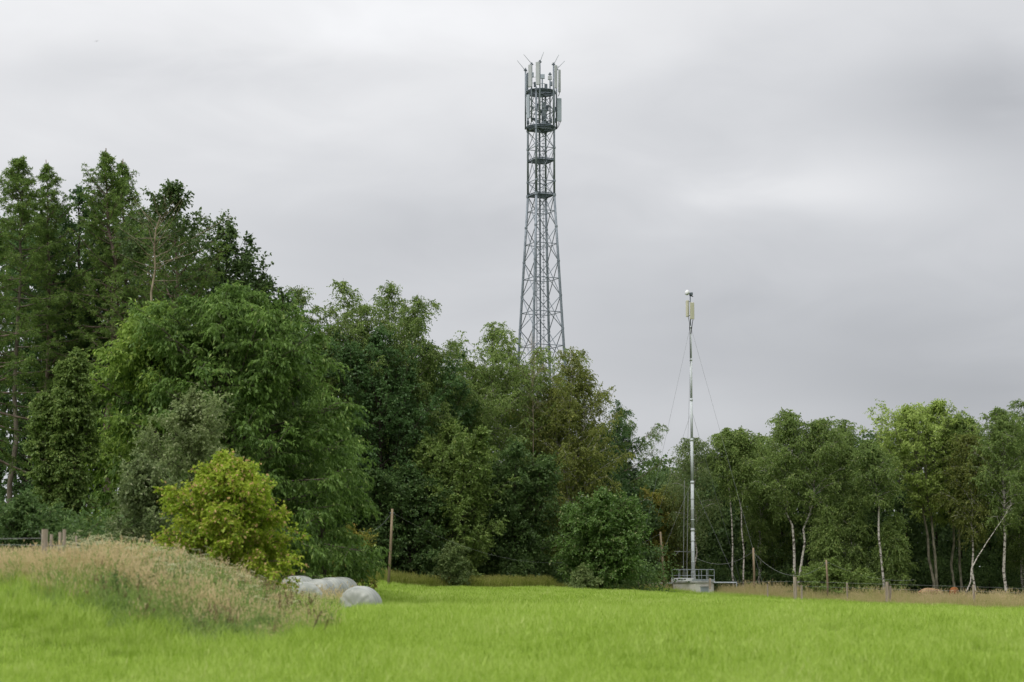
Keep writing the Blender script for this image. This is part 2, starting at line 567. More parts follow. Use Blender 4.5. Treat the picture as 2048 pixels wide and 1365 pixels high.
def tree(name, label, spec, px, d, top, width, stems=None, group=None, cat='tree', roots=None, **over):
    sp = dict(SPEC[spec])
    sp.update(over)
    SEED[0] += 1
    base = G(px, d)
    root = empty(name, base, label, cat, group)
    rng = random.Random(SEED[0])
    loc = []
    if stems is None:
        t = P(px, top, d) - base
        if spec in ('birch', 'broad') and sp['n1'] > 30 and sp['k']:
            W = width / F * d
            nl = 3 if sp['n1'] > 60 else 2
            for i in range(nl):
                ox = (0 if i == 0 else rng.choice((-1, 1)) * rng.uniform(.16, .3)) * W
                if i == 2:
                    ox = -math.copysign(rng.uniform(.16, .32) * W, loc[1][-1][0])
                hh = t[2] * (1 if i == 0 else rng.uniform(.84, .96))
                tip = np.array((t[0] + ox, rng.uniform(-.25, .25) * W, hh))
                fk = t[2] * rng.uniform(.28, .4)
                loc.append([(0, 0, -.2), (0, 0, fk * .5), (ox * .12, 0, fk), (tip[0] * .62, tip[1] * .6, (fk + hh) * .5), tip])
        else:
            loc.append([(0, 0, -.2), (rng.uniform(-.2, .2), rng.uniform(-.2, .2), t[2] * .5), t])
    else:
        for s in stems:
            q = [P(a, b, d) - base for a, b in s]
            dy = rng.uniform(-.5, .5)
            q = [p + np.array((0, dy * i / len(q), 0)) for i, p in enumerate(q)]
            q[0][2] = -.2
            loc.append(q)
    v = None
    wood, v, tint = grow(SEED[0] * 7 + 3, loc, width / 2 / F * d, sp)
    wood.build('trunk', sp['bark'], root, smooth=True)
    if v is not None:
        me = quad_mesh('crown', v, tint, M[sp['mat']])
        o = bpy.data.objects.new('crown', me)
        COL.objects.link(o)
        o.parent = root
    return root


# ------------------------------------------------------------------ the setting: ground, wood floor
def sheet(name, xs, ds, up, mat, kind='structure', label=None):
    X, D = np.meshgrid(xs, ds)
    Z = ground(X, D) + up
    v = np.stack([X, D, Z], -1).reshape(-1, 3)
    nx, nd = len(xs), len(ds)
    i = np.arange((nx - 1) * (nd - 1))
    a = (i // (nx - 1)) * nx + i % (nx - 1)
    me = bpy.data.meshes.new(name)
    me.from_pydata(v.tolist(), [], np.stack([a, a + 1, a + nx + 1, a + nx], 1).tolist())
    me.polygons.foreach_set('use_smooth', [True] * len(me.polygons))
    me.materials.append(mat)
    o = bpy.data.objects.new(name, me)
    COL.objects.link(o)
    return tag(o, label, None, None, kind)


def ground_mat():
    m, n, l, out = new_mat('meadow_ground')
    b = n.new('ShaderNodeBsdfDiffuse')
    g = n.new('ShaderNodeNewGeometry')
    ramps = []
    nz = n.new('ShaderNodeTexNoise')
    nz.inputs['Scale'].default_value = .6
    nz.inputs['Detail'].default_value = 8
    l.new(g.outputs['Position'], nz.inputs['Vector'])
    r = n.new('ShaderNodeValToRGB')
    r.color_ramp.elements[0].position = .3
    r.color_ramp.elements[1].position = .7
    r.color_ramp.elements[0].color = (.09, .14, .02, 1)
    r.color_ramp.elements[1].color = (.14, .21, .03, 1)
    l.new(nz.outputs['Fac'], r.inputs[0])
    l.new(r.outputs[0], b.inputs['Color'])
    l.new(b.outputs[0], out.inputs[0])
    return m


xs = np.unique(np.concatenate([np.linspace(-3000, -80, 16), np.arange(-80, 80.1, 1.0), np.linspace(80, 3000, 16)]))
ds = np.unique(np.concatenate([np.linspace(-3000, -10, 12), np.arange(-10, 220.1, 1.0), np.linspace(220, 4000, 20)]))
M['meadow'] = ground_mat()
sheet('meadow_ground', xs, ds, 0.0, M['meadow'])
M['floor'] = solid('leaf_litter', (.03, .028, .018), (.06, .05, .03), .8, .95, .05)
sheet('forest_floor', np.arange(-75, 90.1, 1.0), np.arange(160, 260.1, 1.0), .05, M['floor'])
sheet('forest_floor', np.arange(-75, -8.1, 1.0), np.arange(112, 160.1, 1.0), .05, M['floor'])

# ------------------------------------------------------------------ lattice tower
TD = 190.0
TX = 1083.0


def tower():
    base = G(TX, TD)
    root = empty('lattice_tower', base, 'tall grey steel lattice tower crowned with antenna panels, rising behind the trees', 'radio tower')

    def zz(py):
        return P(TX, py, TD)[2] - base[2]

    def mpp(py):
        return P(TX + 1, py, TD)[0] - P(TX, py, TD)[0]
    cx0 = P(TX, 900, TD)[0] - base[0]
    dirs = [np.array(q) / 28.8 for q in ((-10., -27.), (27., -10.), (10., 27.), (-27., 10.))]

    def rad(py):
        a = 26.2 if py <= 392 else 26.2 + .0607 * (py - 392)
        return a / 27 * 28.8 * mpp(py)

    def corner(k, py):
        r = rad(py)
        return np.array((cx0 + dirs[k % 4][0] * r, dirs[k % 4][1] * r, zz(py)))
    pyb = HORIZON + 20
    for k in range(4):
        pts = [corner(k, py) for py in (pyb, 900, 659, 524, 392)]
        pts[0][2] = -.3
        MB().tube(pts, (.15, .14, .125, .12, .115), 8).build('leg', 'steel', root, smooth=True)
        MB().tube([corner(k, 392), corner(k, 180)], (.105, .09), 8).build('leg', 'steel', root, smooth=True)
        MB().tube([corner(k, 392) + (0, 0, -.12), corner(k, 392) + (0, 0, .12)], .17, 8).build('flange', 'steel', root)
    bounds = [190, 225, 261, 298, 364, 392, 455, 524, 593, 659, 727, 800, 880, 970, 1070]
    for a, b in zip(bounds[:-1], bounds[1:]):
        w = .055 if b < 400 else .068
        for k in range(4):
            MB().tube([corner(k, a), corner(k + 1, b)], w * .62, 5).build('diagonal_brace', 'steel', root)
            MB().tube([corner(k, b), corner(k + 1, a)], w * .62, 5).build('diagonal_brace', 'steel', root)
            MB().tube([corner(k, b) + (0, 0, -.09), corner(k, b) + (0, 0, .09)], .15, 7).build('flange', 'steel', root)
        mid = (a + b) / 2 if b > 392 else b
        for k in range(4):
            MB().tube([corner(k, mid), corner(k + 1, mid)], .042, 5).build('horizontal_strut', 'steel', root)
    # small rest platforms
    for py in (323, 392):
        mb = MB()
        for k in range(4):
            p, q = corner(k, py), corner(k + 1, py)
            mb.tube([p, q], .085, 4)
            mb.tube([p + (0, 0, .16), q + (0, 0, .16)], .05, 4)
        mb.build('platform_frame', 'steel_dark', root)
        s = rad(py) * 1.25
        ang = math.atan2(dirs[1][1], dirs[1][0]) + R(45)
        g = MB()
        for i in range(9):
            o = (i - 4) * s / 9
            g.box((cx0 - math.sin(ang) * o, math.cos(ang) * o, zz(py)), (s, .04, .06), ang)
        g.build('platform_grating', 'steel_dark', root)
    # antenna decks: ring beams, spokes and grating
    for py in (257, 186):
        r = 28.8 * mpp(py)
        z = zz(py)
        n = 12
        ringp = [np.array((cx0 + r * math.cos(i * 2 * math.pi / n + .2), r * math.sin(i * 2 * math.pi / n + .2), z)) for i in range(n + 1)]
        mb = MB()
        for dz, tk in ((-.06, .08), (.08, .08)):
            for i in range(n):
                mb.tube([ringp[i] + (0, 0, dz), ringp[i + 1] + (0, 0, dz)], tk, 4)
        mb.build('deck_ring', 'steel_dark', root)
        gr = MB()
        for i in range(13):
            y = (i - 6) * r / 6.5
            hw = math.sqrt(max(r * r - y * y, .01))
            gr.box((cx0, y, z - .03), (2 * hw, .05, .05))
        for k in range(4):
            gr.tube([np.array((cx0, 0, z - .1)), np.array((cx0 + dirs[k][0] * r, dirs[k][1] * r, z - .1))], .07, 4)
        gr.build('deck_grating', 'steel_dark', root)
        rl = MB()
        for dz in (.7, 1.25):
            for i in (range(2, 8) if py < 200 else range(1, 5)):
                rl.tube([ringp[i] * (1, 1, 1) + (0, 0, dz), ringp[i + 1] + (0, 0, dz)], .022, 4)
        rl.build('guard_rail', 'steel', root)

    def pt(px, py, dep):
        p = P(px, py, TD)
        return np.array((p[0] - base[0], dep, p[2] - base[2]))
    # pipes that carry the antennas  (x, top, bottom, depth)
    pipes = [(1051, 138, 258, .3), (1063, 134, 250, -1.2), (1079.3, 131, 252, -1.55), (1106.5, 134, 256, -1.15), (1113, 137, 258, .2),
             (1100.5, 141, 250, 1.3), (1085, 144, 250, 1.5), (1055.5, 142, 190, 1.15)]
    for x, a, b, dep in pipes:
        q = MB().tube([pt(x, a, dep), pt(x, b, dep)], .075, 7).build('antenna_pipe', 'steel', root, smooth=True)
        c = MB()
        m = pt(x, a + 1.5, dep)
        c.box(m, (.34, .12, .1)).box(m, (.12, .34, .1)).box(m + (0, 0, .12), (.16, .16, .1))
        c.build('pipe_cap', 'steel_dark', root)
    # panel antennas (x0, x1, top, bottom, depth, turn, material)
    pans = [(1056.3, 1063.8, 138, 182, -1.55, -20, 'panel_white'), (1071, 1079, 134.5, 180, -1.95, -8, 'panel_white'),
            (1108, 1113.8, 138, 184, -1.4, 28, 'panel_white'), (1116, 1121.3, 140, 185.5, -.1, 40, 'panel_white'),
            (1053, 1060, 194, 241, -.8, -28, 'panel_grey'), (1114, 1122.8, 199, 245.5, -.45, 18, 'panel_grey'),
            (1050.5, 1055.5, 146, 190, .8, -60, 'panel_grey'), (1085.5, 1092.5, 207, 250, 1.0, 5, 'panel_grey'),
            (1096, 1103, 172, 182, 1.7, 0, 'panel_grey')]
    for x0, x1, a, b, dep, rz, m in pans:
        p, q = pt((x0 + x1) / 2, a, dep), pt((x0 + x1) / 2, b, dep)
        w = pt(x1, a, dep)[0] - pt(x0, a, dep)[0]
        hh = p[2] - q[2]
        MB().box((p + q) / 2, (w, .16, hh), R(rz)).build('panel_antenna', m, root, bevel=.04)
        br = MB()
        for f in (.12, .88):
            c = q + (p - q) * f
            br.box(c + (0, .16, 0), (.08, .34, .08), R(rz))
        br.build('antenna_bracket', 'steel_dark', root)
    # remote radio units
    for x, y, w, h, dep, m in ((1085.5, 149, 8.5, 9, .9, 'panel_grey'), (1100, 152, 8, 8, .8, 'panel_white'), (1065.5, 152, 4, 9, -.4, 'panel_grey'),
                               (1058, 152, 3.5, 16, .4, 'steel'), (1065, 218, 5, 6, -.3, 'steel'), (1087, 214, 5, 13, -.7, 'steel'), (1111, 219, 4, 7, -.2, 'steel_dark'),
                               (1088, 240, 6, 9, -.5, 'steel_dark'), (1068, 238, 6, 5, .2, 'steel_dark'), (1074, 210, 5, 9, .4, 'steel_dark'), (1095, 214, 5, 12, .6, 'steel_dark'), (1102, 240, 5, 8, .5, 'panel_grey'), (1077, 246, 6, 6, -.6, 'steel'), (1092, 170, 6, 9, .6, 'steel_dark'), (1070, 168, 5, 10, .3, 'steel_dark'), (1103, 166, 4, 9, .4, 'steel'), (1095, 243, 5, 7, .6, 'steel_dark'), (1083, 223, 4, 6, .3, 'steel_dark'),
                               (1056, 245, 5, 6, .1, 'steel_dark'), (1110, 240, 4, 9, .3, 'steel_dark')):
        c = pt(x, y, dep)
        s = mpp(y)
        MB().box(c, (w * s, .24, h * s)).build('radio_unit', m, root, bevel=.02)
    # dangling feeder loops
    for x0, y0, x1, y1, dy in ((1121, 245, 1111, 257, 5), (1118, 245, 1112, 256, 4), (1119, 186, 1116, 192, 3), (1083, 262, 1088, 263, 5)):
        a, b = pt(x0, y0, -.3), pt(x1, y1, .1)
        pts = [a + (b - a) * t - np.array((0, 0, 1)) * math.sin(t * math.pi) * dy * mpp(y0) for t in np.linspace(0, 1, 8)]
        MB().tube(pts, .03, 4).build('feeder_loop', 'black', root, smooth=True)
    # lightning rods
    for x0, y0, x1, y1, dep in ((1049, 138, 1034.5, 120, .3), (1061, 132, 1047, 115.5, -1.2), (1080, 131, 1087, 112.5, -1.5), (1108, 133, 1117, 116, -1.1),
                                (1115, 136, 1129.5, 121.5, .2), (1054.5, 138, 1050.5, 129, 1.2), (1111, 133, 1117.5, 126.5, 1.2)):
        MB().tube([pt(x0, y0, dep), pt(x1, y1, dep)], (.028, .016), 4).build('lightning_rod', 'steel', root)
    # ladder and cable run inside the front faces
    top, bot = 262, 1150
    lad_x = lambda py: 1074.5 + (py - 262) * .006
    for off in (-3.2, 3.2):
        MB().tube([pt(lad_x(py) + off, py, -.55) for py in (top - 70, top, 400, 700, bot)], .045, 5).build('ladder_rail', 'steel', root)
    z0, z1 = pt(1075, top - 70, 0)[2], pt(1075, bot, 0)[2]
    rg = MB()
    py = top - 68
    while py < 760:
        rg.tube([pt(lad_x(py) - 3.2, py, -.55), pt(lad_x(py) + 3.2, py, -.55)], .024, 4, False)
        py += 6.6
    tag(rg.build('ladder_rungs', 'steel', root), None, None, None, 'stuff')
    MB().tube([pt(1086 + (py - 262) * .004, py, -.2) for py in (264, 450, 760)], .022, 5).build('climbing_rail', 'steel', root)
    st = MB()
    py = 268
    while py < 760:
        x = 1086 + (py - 262) * .004
        st.box(pt(x, py, -.2), (.26, .05, .05))
        py += 6.8
    tag(st.build('climbing_steps', 'steel', root), None, None, None, 'stuff')
    for i, x in enumerate((1078.6, 1080, 1071.2)):
        MB().tube([pt(x + (py - 262) * (.004 if i < 2 else -.008), py, -.5 - .05 * i) for py in (200, 262, 450, 800, 1100)], .04, 5).build('feeder_cable', 'black' if i == 0 else 'steel_dark', root)
    return root


tower()

# ------------------------------------------------------------------ guyed mast on its concrete block
MD = 159.0


def mast():
    base = G(1386.5, MD)
    b_root = empty('mast_base', base, 'pale concrete block with grey steel railing on top, under the slim mast', 'concrete base')

    def pt(px, py, dep=0.0):
        p = P(px, py, MD)
        return np.array((p[0] - base[0], dep, p[2] - base[2]))
    zt = pt(1386, 1166)[2]
    ang = R(45)
    s = 2.32
    MB().box((0, 0, zt / 2 - .2), (s, s, zt + .4), ang).build('concrete_block', 'concrete', b_root, bevel=.03)
    MB().box((0, 0, zt + .06), (s + .16, s + .16, .12), ang).build('deck_slab', 'concrete_dark', b_root, bevel=.015)
    # recessed hatch on the right-hand face
    fx, fy = math.cos(R(-45)), math.sin(R(-45))
    c = np.array((fx, fy, 0)) * (s / 2 + .012) + np.array((-.02, -.02, 0)) + (0, 0, zt * .38)
    MB().box(c, (.05, .95, .55), R(-45)).build('hatch', 'panel_grey', b_root, bevel=.01)
    MB().box(c + (0, 0, .33), (.14, 1.05, .08), R(-45)).build('hatch_lintel', 'concrete_dark', b_root)
    # railing
    zr = zt + .12
    hw = s / 2 + .02
    cs = [np.array((math.cos(ang + R(90) * k + R(45)) * hw * 1.414, math.sin(ang + R(90) * k + R(45)) * hw * 1.414, 0)) for k in range(4)]
    for k in range(4):
        p, q = cs[k], cs[(k + 1) % 4]
        for h_, r_ in ((.92, .03), (.45, .024)):
            MB().tube([p + (0, 0, zr + h_), q + (0, 0, zr + h_)], r_, 6).build('handrail', 'rail', b_root)
        MB().box((p + q) / 2 + (0, 0, zr + .09), (2 * hw - .06, .02, .14), math.atan2(q[1] - p[1], q[0] - p[0])).build('toe_board', 'rail', b_root)
        for i in range(3):
            m = p + (q - p) * i / 3
            MB().tube([m + (0, 0, zr), m + (0, 0, zr + .92)], .026, 6).build('railing_post', 'rail', b_root)
    g = cs[3] * .5 + cs[0] * .5
    # white board lashed to the left of the railing, with dark vents
    wb = pt(1362, 1159.5, -1.35)
    bo = MB().box(wb + (-.0, 0, 0), (1.75, .1, .24), R(-4)).build('white_board', 'white', b_root, bevel=.01)
    vt = MB()
    for i in range(6):
        vt.box(wb + (-.55 + i * .25, -.06, .02 * (i % 2)), (.12, .03, .08), R(-4))
    tag(vt.build('vent_slots', 'black', b_root), None, None, None, 'stuff')
    # outriggers with their feet
    for sx, x0, x1, y in ((-1, 1345, 1299.5, 1167), (1, 1427, 1473, 1165.5)):
        MB().tube([pt(x0, y, -.1), pt(x1, y, -.1)], .06, 6).build('outrigger', 'rail', b_root)
        e = pt(x1, y, -.1)
        MB().tube([e, np.array((e[0], -.1, e[2] - 1.15))], .045, 6).build('outrigger_foot', 'rail', b_root)
    MB().box(pt(1417, 1170, -1.2) + (0, 0, .1), (.16, .14, .85)).build('timber_stake', 'wood_post', b_root)

    m_root = empty('antenna_mast', base + np.array((0, 0, zr)), 'slim pale guyed mast with two cream antennas and a white dish at its top', 'mast')
    o = np.array((0, 0, zr))
    prev = None
    seg = [(1386.2, 1160, .14), (1385.3, 1060, .132), (1384.6, 965, .118), (1383.6, 880, .104), (1382.6, 800, .094), (1381.8, 720, .084), (1381, 655, .075)]
    for (xa, ya, ra), (xb, yb, rb) in zip(seg[:-1], seg[1:]):
        a, b = pt(xa, ya) - o, pt(xb, yb) - o
        if ya == 1160:
            a[2] = 0
        MB().tube([a, b], (ra, ra * .96), 12).build('mast_section', 'mast', m_root, smooth=True)
        MB().tube([b - (0, 0, .1), b + (0, 0, .1)], ra * 1.16, 10).build('mast_collar', 'mast', m_root, smooth=True)
    k = 0
    for ya in range(1145, 980, -21):
        x = 1386.2 - (1160 - ya) * .0085
        c = pt(x, ya) - o
        MB().tube([c - (0, 0, .035), c + (0, 0, .035)], .152, 12).build('mast_clamp', 'mast', m_root, smooth=True)
    MB().tube([pt(1381, 655) - o, pt(1380.3, 592) - o], .04, 8).build('top_pipe', 'steel_dark', m_root, smooth=True)
    # feeder cables down the shaft
    for i, dx in enumerate((-1.5,)):
        pts = [pt(1376 + i * 8, 634 + i * 6, -.15) - o, pt(1378.5 + i * 3, 646, -.15) - o, pt(1380.3 + dx, 660, -.13) - o]
        pts += [pt(x + dx * 1.0, y, -(r + .01)) - o for x, y, r in seg[::-1][:2]] + [pt(1382.4 - 1.3, 760, .05) - o, pt(1382.6 - 1.2, 800, .1) - o]
        MB().tube(pts, .024, 5).build('feeder_cable', 'black', m_root, smooth=True)
    MB().tube([pt(1386, 640, .1) - o, pt(1384, 650, -.1) - o, pt(1381.8, 668, -.12) - o], .035, 5).build('feeder_cable', 'black', m_root, smooth=True)
    for x0, x1, a, b, dep, rz in ((1372.9, 1377, 601, 634, .1, -55), (1379.7, 1387.8, 606.5, 640, -.3, 15)):
        p, q = pt((x0 + x1) / 2, a, dep) - o, pt((x0 + x1) / 2, b, dep) - o
        MB().box((p + q) / 2, ((.32 if x0 > 1375 else .26), .15, p[2] - q[2]), R(rz)).build('panel_antenna', 'panel_cream', m_root, bevel=.03)
        for f in (.08, .92):
            c = q + (p - q) * f
            e = pt(1380.6, 620, 0) - o
            MB().tube([c, np.array((e[0], 0, c[2]))], .03, 5).build('antenna_bracket', 'steel_dark', m_root)
    # dish: a shallow drum with a domed cover, facing left and up
    c = pt(1375, 586.5, -.1) - o
    ax = norm(np.array((-.75, -.6, .18)))
    rr = [(0.12, .03), (.08, .14), (.0, .21), (-.12, .215), (-.17, .16), (-.2, .02)]
    MB().tube([c - ax * a for a, r_ in rr], [r_ for a, r_ in rr], 18).build('dish', 'white', m_root, smooth=True)
    MB().tube([c + ax * -.22, pt(1380.3, 592) - o], .05, 6).build('dish_arm', 'black', m_root)
    MB().box(pt(1382.5, 588.5) - o, (.2, .2, .26), R(30)).build('dish_radio', 'steel_dark', m_root, bevel=.03)
    MB().tube([pt(1378.5, 591) - o, pt(1386.5, 594) - o], .035, 5).build('top_arm', 'black', m_root)
    # guy wires
    for x0, y0, x1, y1, dep in ((1380, 655, 1262, 1172, -2.5), (1382, 655, 1522, 1184, -2.5), (1383, 822, 1272, 1172, 2.0), (1383.5, 822, 1500, 1180, 5.0),
                                (1384, 962, 1299.5, 1167, -.1), (1384.5, 966, 1473, 1165.5, -.1), (1382, 680, 1386, 1172, 9.0)):
        MB().tube([pt(x0, y0) - o, pt(x1, y1, dep) - o], .009, 4).build('guy_wire', 'guy', m_root)
    # thin aerial poles standing beside the mast
    for i, (xa, ya, xb, yb) in enumerate(((1367.5, 1165, 1370.5, 960), (1374.5, 1165, 1378, 985))):
        a_root = empty('aerial_pole', base + pt(xa, ya, .8), ('thin pale aerial pole with a cross bar, left of the mast foot', 'thin pale aerial pole without bar, close beside the mast foot')[i], 'aerial')
        p0 = pt(xa, ya, .8)
        MB().tube([(0, 0, -.9), pt(xb, yb, .8) - p0], .028, 5).build('pole', 'cable', a_root)
        if i == 0:
            MB().tube([pt(1350, 1103, .7) - p0, pt(1384, 1104, .9) - p0], .022, 5).build('cross_bar', 'cable', a_root)
            MB().tube([pt(1353, 1109, .6) - p0, pt(1361, 1102, .8) - p0], .018, 5).build('short_element', 'cable', a_root)
            MB().tube([pt(1373, 1099, .6) - p0, pt(1379, 1107, .9) - p0], .018, 5).build('short_element', 'cable', a_root)


mast()

# ------------------------------------------------------------------ wooden poles and cables
def pole(label, xb, yb, xt, yt, d, r):
    base = G(xb, d)
    root = empty('wooden_pole', base, label, 'pole', 'wooden poles along the wood edge')
    t = P(xt, yt, d) - base
    pts = np.array([(0, 0, -.3), t * .5 + (.03, 0, 0), t])
    MB().tube(pts, (r, r * .9, r * .75), 9).build('shaft', 'wood_pole', root, smooth=True)
    MB().tube([t - (.14, 0, .25), t + (.14, 0, -.25)], .025, 5).build('insulator_pin', 'steel_dark', root)
    return base + t


pa = pole('leaning grey wooden pole against the dark trees, right of the big cherry', 776, 1150, 784.5, 1018, 119, .09)
pb = pole('brown wooden pole leaning left, between the round tree and concrete block', 1329, 1180, 1320.5, 1064, 156, .1)
pc = pole('straight brown wooden pole just right of the concrete block', 1508, 1182, 1506.5, 1096, 156, .1)
pd = pole('short dark wooden pole rising from the wide low shrub', 1655, 1186, 1652.5, 1120, 149.5, .085)


def cable(label, a, b, sag, r=.0105):
    a, b = np.array(a), np.array(b)
    t = np.linspace(0, 1, 24)[:, None]
    pts = (b - a) * t - np.array((0, 0, 1)) * sag * 4 * t * (1 - t)
    o = MB().tube(pts, r, 4).build('overhead_cable', 'cable', None, loc=a, smooth=True)
    tag(o, label, 'cable', 'overhead cables')


cable('thin cable sagging from the mast to the straight brown pole', P(1386, 1113, MD), P(1506.5, 1103, 156), .8)
cable('thin cable dropping from the straight brown pole to the short dark pole', P(1508, 1106, 156), P(1652, 1127, 149.5), 1.3)
cable('thin cable running right from the short dark pole into the birches', P(1654, 1124, 149.5), P(1830, 1160, 158), .5)
cable('thin cable from the leaning grey pole into the cherry crown', P(783, 1026, 119), P(715, 1060, 112), .5, .006)
cable('thin cable from the leaning grey pole towards the concrete block', P(785, 1026, 119), P(1320, 1068, 156), 2.6, .0045)

# ------------------------------------------------------------------ fences
def post_mesh(h, w, rng, lean=0.0):
    mb = MB()
    k = 5
    t = np.linspace(0, 1, k)
    pts = np.stack([lean * t * h, rng.uniform(-.01, .01, k), -.35 + t * (h + .35)], 1)
    mb.tube(pts, w / 2 * rng.uniform(.92, 1.08, k), 7)
    return mb


def fence(label, posts, d, wires, group='pasture fences'):
    rng = np.random.default_rng(77 + int(d))
    base = G(posts[0][0], d)
    root = empty('pasture_fence', base, label, 'fence', group)
    for px, top, w, dd, lean in posts:
        g = G(px, d + dd)
        h = P(px, top, d + dd)[2] - g[2]
        o = post_mesh(h, w, rng, lean).build('post', 'wood_post', root, loc=g - base)
    for pts in wires:
        MB().tube([P(a, b, d + c) - base for a, b, c in pts], .006 if d > 100 else .005, 4).build('wire', 'wire', root)
    return root


fence('weathered post and wire fence along the dry grass at the right', [
    (1590, 1154, .26, -1, 0), (1603, 1171, .16, -2, 0), (1694, 1166, .13, -1, 0), (1773, 1164, .24, -2, .02), (1779, 1172, .18, -1.5, .04), (1949, 1170, .18, -3, -.06),
    (2060, 1172, .18, -3, 0), (1535, 1168, .12, 0, 0)], 147.5,
    [[(1475, 1165, 0), (1590, 1163, -1), (1773, 1169, -2), (1949, 1174, -3), (2060, 1178, -3)], [(1590, 1172, -1), (1773, 1179, -2), (1949, 1183, -3), (2060, 1187, -3)]])
fence('low post and wire fence behind the olive grass in the middle', [
    (1080.5, 1140, .2, 0, 0), (1114, 1160, .12, 0, .02), (1278, 1160, .12, 0, 0), (962, 1143, .12, 0, 0), (872, 1142, .12, 0, 0)], 150,
    [[(730, 1142, 0), (872, 1143, 0), (962, 1144, 0), (1080, 1145, 0), (1278, 1163, 0)], [(872, 1152, 0), (1080, 1154, 0), (1278, 1172, 0)]])
fence('nearer grey post and rail fence at the left above dry grass', [
    (87, 1059, .135, 0, 0), (100.5, 1069, .07, 1.5, 0), (116, 1065, .07, .5, .02), (126.5, 1059, .08, .3, 0), (150, 1072, .05, 3, 0), (-20, 1064, .12, 0, 0)], 43,
    [[(-25, 1078.5, -.1), (84, 1077, -.1)], [(-20, 1090, 0), (87, 1091, 0), (126, 1092, 0), (250, 1104, 6)], [(84, 1077, 0), (78, 1061, 0)]])

# ------------------------------------------------------------------ wrapped bales
def bale_mesh(seed):
    rng = np.random.default_rng(seed)
    nr, nsg = 30, 56
    u = np.linspace(-1, 1, nr)
    u = np.sign(u) * np.abs(u) ** .8
    th = np.arange(nsg) * 2 * math.pi / nsg
    ph = rng.uniform(0, 6.28, 6)
    v = []
    for a in u:
        ang = a * math.pi / 2
        x = np.sign(math.sin(ang)) * abs(math.sin(ang)) ** .55 * .6
        r = max(abs(math.cos(ang)), 1e-6) ** .42 * .66
        edge = math.exp(-((abs(a) - .62) / .22) ** 2)
        rr = r * (1 + .012 * np.sin(3 * th + ph[0]) + edge * .022 * np.sin(19 * th + ph[1] + 3 * a) + edge * .016 * np.sin(31 * th + ph[2]) + .006 * math.sin(26 * x + ph[3]))
        xx = x + .02 * np.sin(5 * th + ph[4]) * min(1, abs(x)) + edge * .012 * np.sin(13 * th + ph[5])
        z = rr * np.sin(th)
        z = np.where(z < -.56, -.56 + (z + .56) * .25, z)
        y = rr * np.cos(th) * 1.02
        v.append(np.stack([xx, y, z + .58], 1))
    v = np.concatenate(v)
    f = []
    for i in range(nr - 1):
        for j in range(nsg):
            j2 = (j + 1) % nsg
            f.append((i * nsg + j, i * nsg + j2, (i + 1) * nsg + j2, (i + 1) * nsg + j))
    f.append(tuple(range(nsg - 1, -1, -1)))
    f.append(tuple((nr - 1) * nsg + j for j in range(nsg)))
    return MB().add(v, f)


for i, (px, d, rz, lab) in enumerate((
        (721.5, 66.5, 74, 'pale wrapped round bale standing clear in the short grass'),
        (607, 65, 102, 'pale wrapped round bale half hidden by the tall dry grass'),
        (636, 77, 68, 'pale wrapped bale leftmost of the three behind, under the cherry boughs'),
        (662, 81, 62, 'pale wrapped bale in the middle of the three under the cherry'),
        (682, 85, 66, 'pale wrapped bale rightmost of the three behind, by the yellowing shrub'),
        (596, 79, 40, 'pale wrapped bale glimpsed through the lowest cherry leaves'))):
    o = bale_mesh(i).build('wrapped_bale', 'film', None, loc=G(px, d, -.03), smooth=True)
    o.rotation_euler = (0, 0, R(rz))
    o.scale = (1, 1, (1, .97, .96, 1.0, .95, .97)[i])
    tag(o, lab, 'bale', 'wrapped bales in the meadow')

# ------------------------------------------------------------------ cattle in the long grass
def cow(label, px, d, rz, mat, sc, group='cattle behind the fence'):
    root_v = [
        ((0, 0, .95), .31), ((.35, 0, .98), .3), ((.68, 0, 1.0), .27), ((-.4, 0, .98), .32), ((-.75, 0, 1.02), .27),      # 0-4 trunk
        ((.95, 0, .95), .19), ((1.2, 0, .72), .15), ((1.38, 0, .5), .13), ((1.5, 0, .28), .09),                              # 5-8 neck and head
        ((.62, .17, .62), .11), ((.64, .18, .36), .07), ((.62, .18, .05), .06),
        ((.62, -.17, .62), .11), ((.56, -.18, .36), .07), ((.6, -.18, .05), .06),
        ((-.72, .18, .66), .15), ((-.84, .19, .4), .075), ((-.78, .19, .05), .06),
        ((-.72, -.18, .66), .15), ((-.8, -.19, .4), .075), ((-.74, -.19, .05), .06),
        ((-1.02, 0, .98), .05), ((-1.08, 0, .6), .03),
        ((1.3, .16, .66), .035), ((1.3, -.16, .66), .035)]
    ed = [(0, 1), (1, 2), (0, 3), (3, 4), (2, 5), (5, 6), (6, 7), (7, 8), (2, 9), (9, 10), (10, 11), (2, 12), (12, 13), (13, 14),
          (4, 15), (15, 16), (16, 17), (4, 18), (18, 19), (19, 20), (4, 21), (21, 22), (6, 23), (6, 24)]
    me = bpy.data.meshes.new('cow')
    me.from_pydata([p for p, r in root_v], ed, [])
    me.materials.append(M[mat])
    o = bpy.data.objects.new('cow', me)
    COL.objects.link(o)
    sk = o.modifiers.new('skin', 'SKIN')
    for i, (p, r_) in enumerate(root_v):
        me.skin_vertices[0].data[i].radius = (r_, r_ * (.95 if i < 5 else 1))
    me.skin_vertices[0].data[0].use_root = True
    sk.use_smooth_shade = True
    ss = o.modifiers.new('subdivision', 'SUBSURF')
    ss.levels = ss.render_levels = 2
    o.location = G(px, d, .1)
    o.rotation_euler = (0, 0, R(rz))
    o.scale = (sc,) * 3
    return tag(o, label, 'cow', group)


cow('pale tan cow grazing in long grass, its back just showing', 1858, 158, 28, 'cow_tan', 1.03)
cow('reddish brown cow grazing in long grass, right of the tan one', 1908, 158, 70, 'cow_red', 1.08)

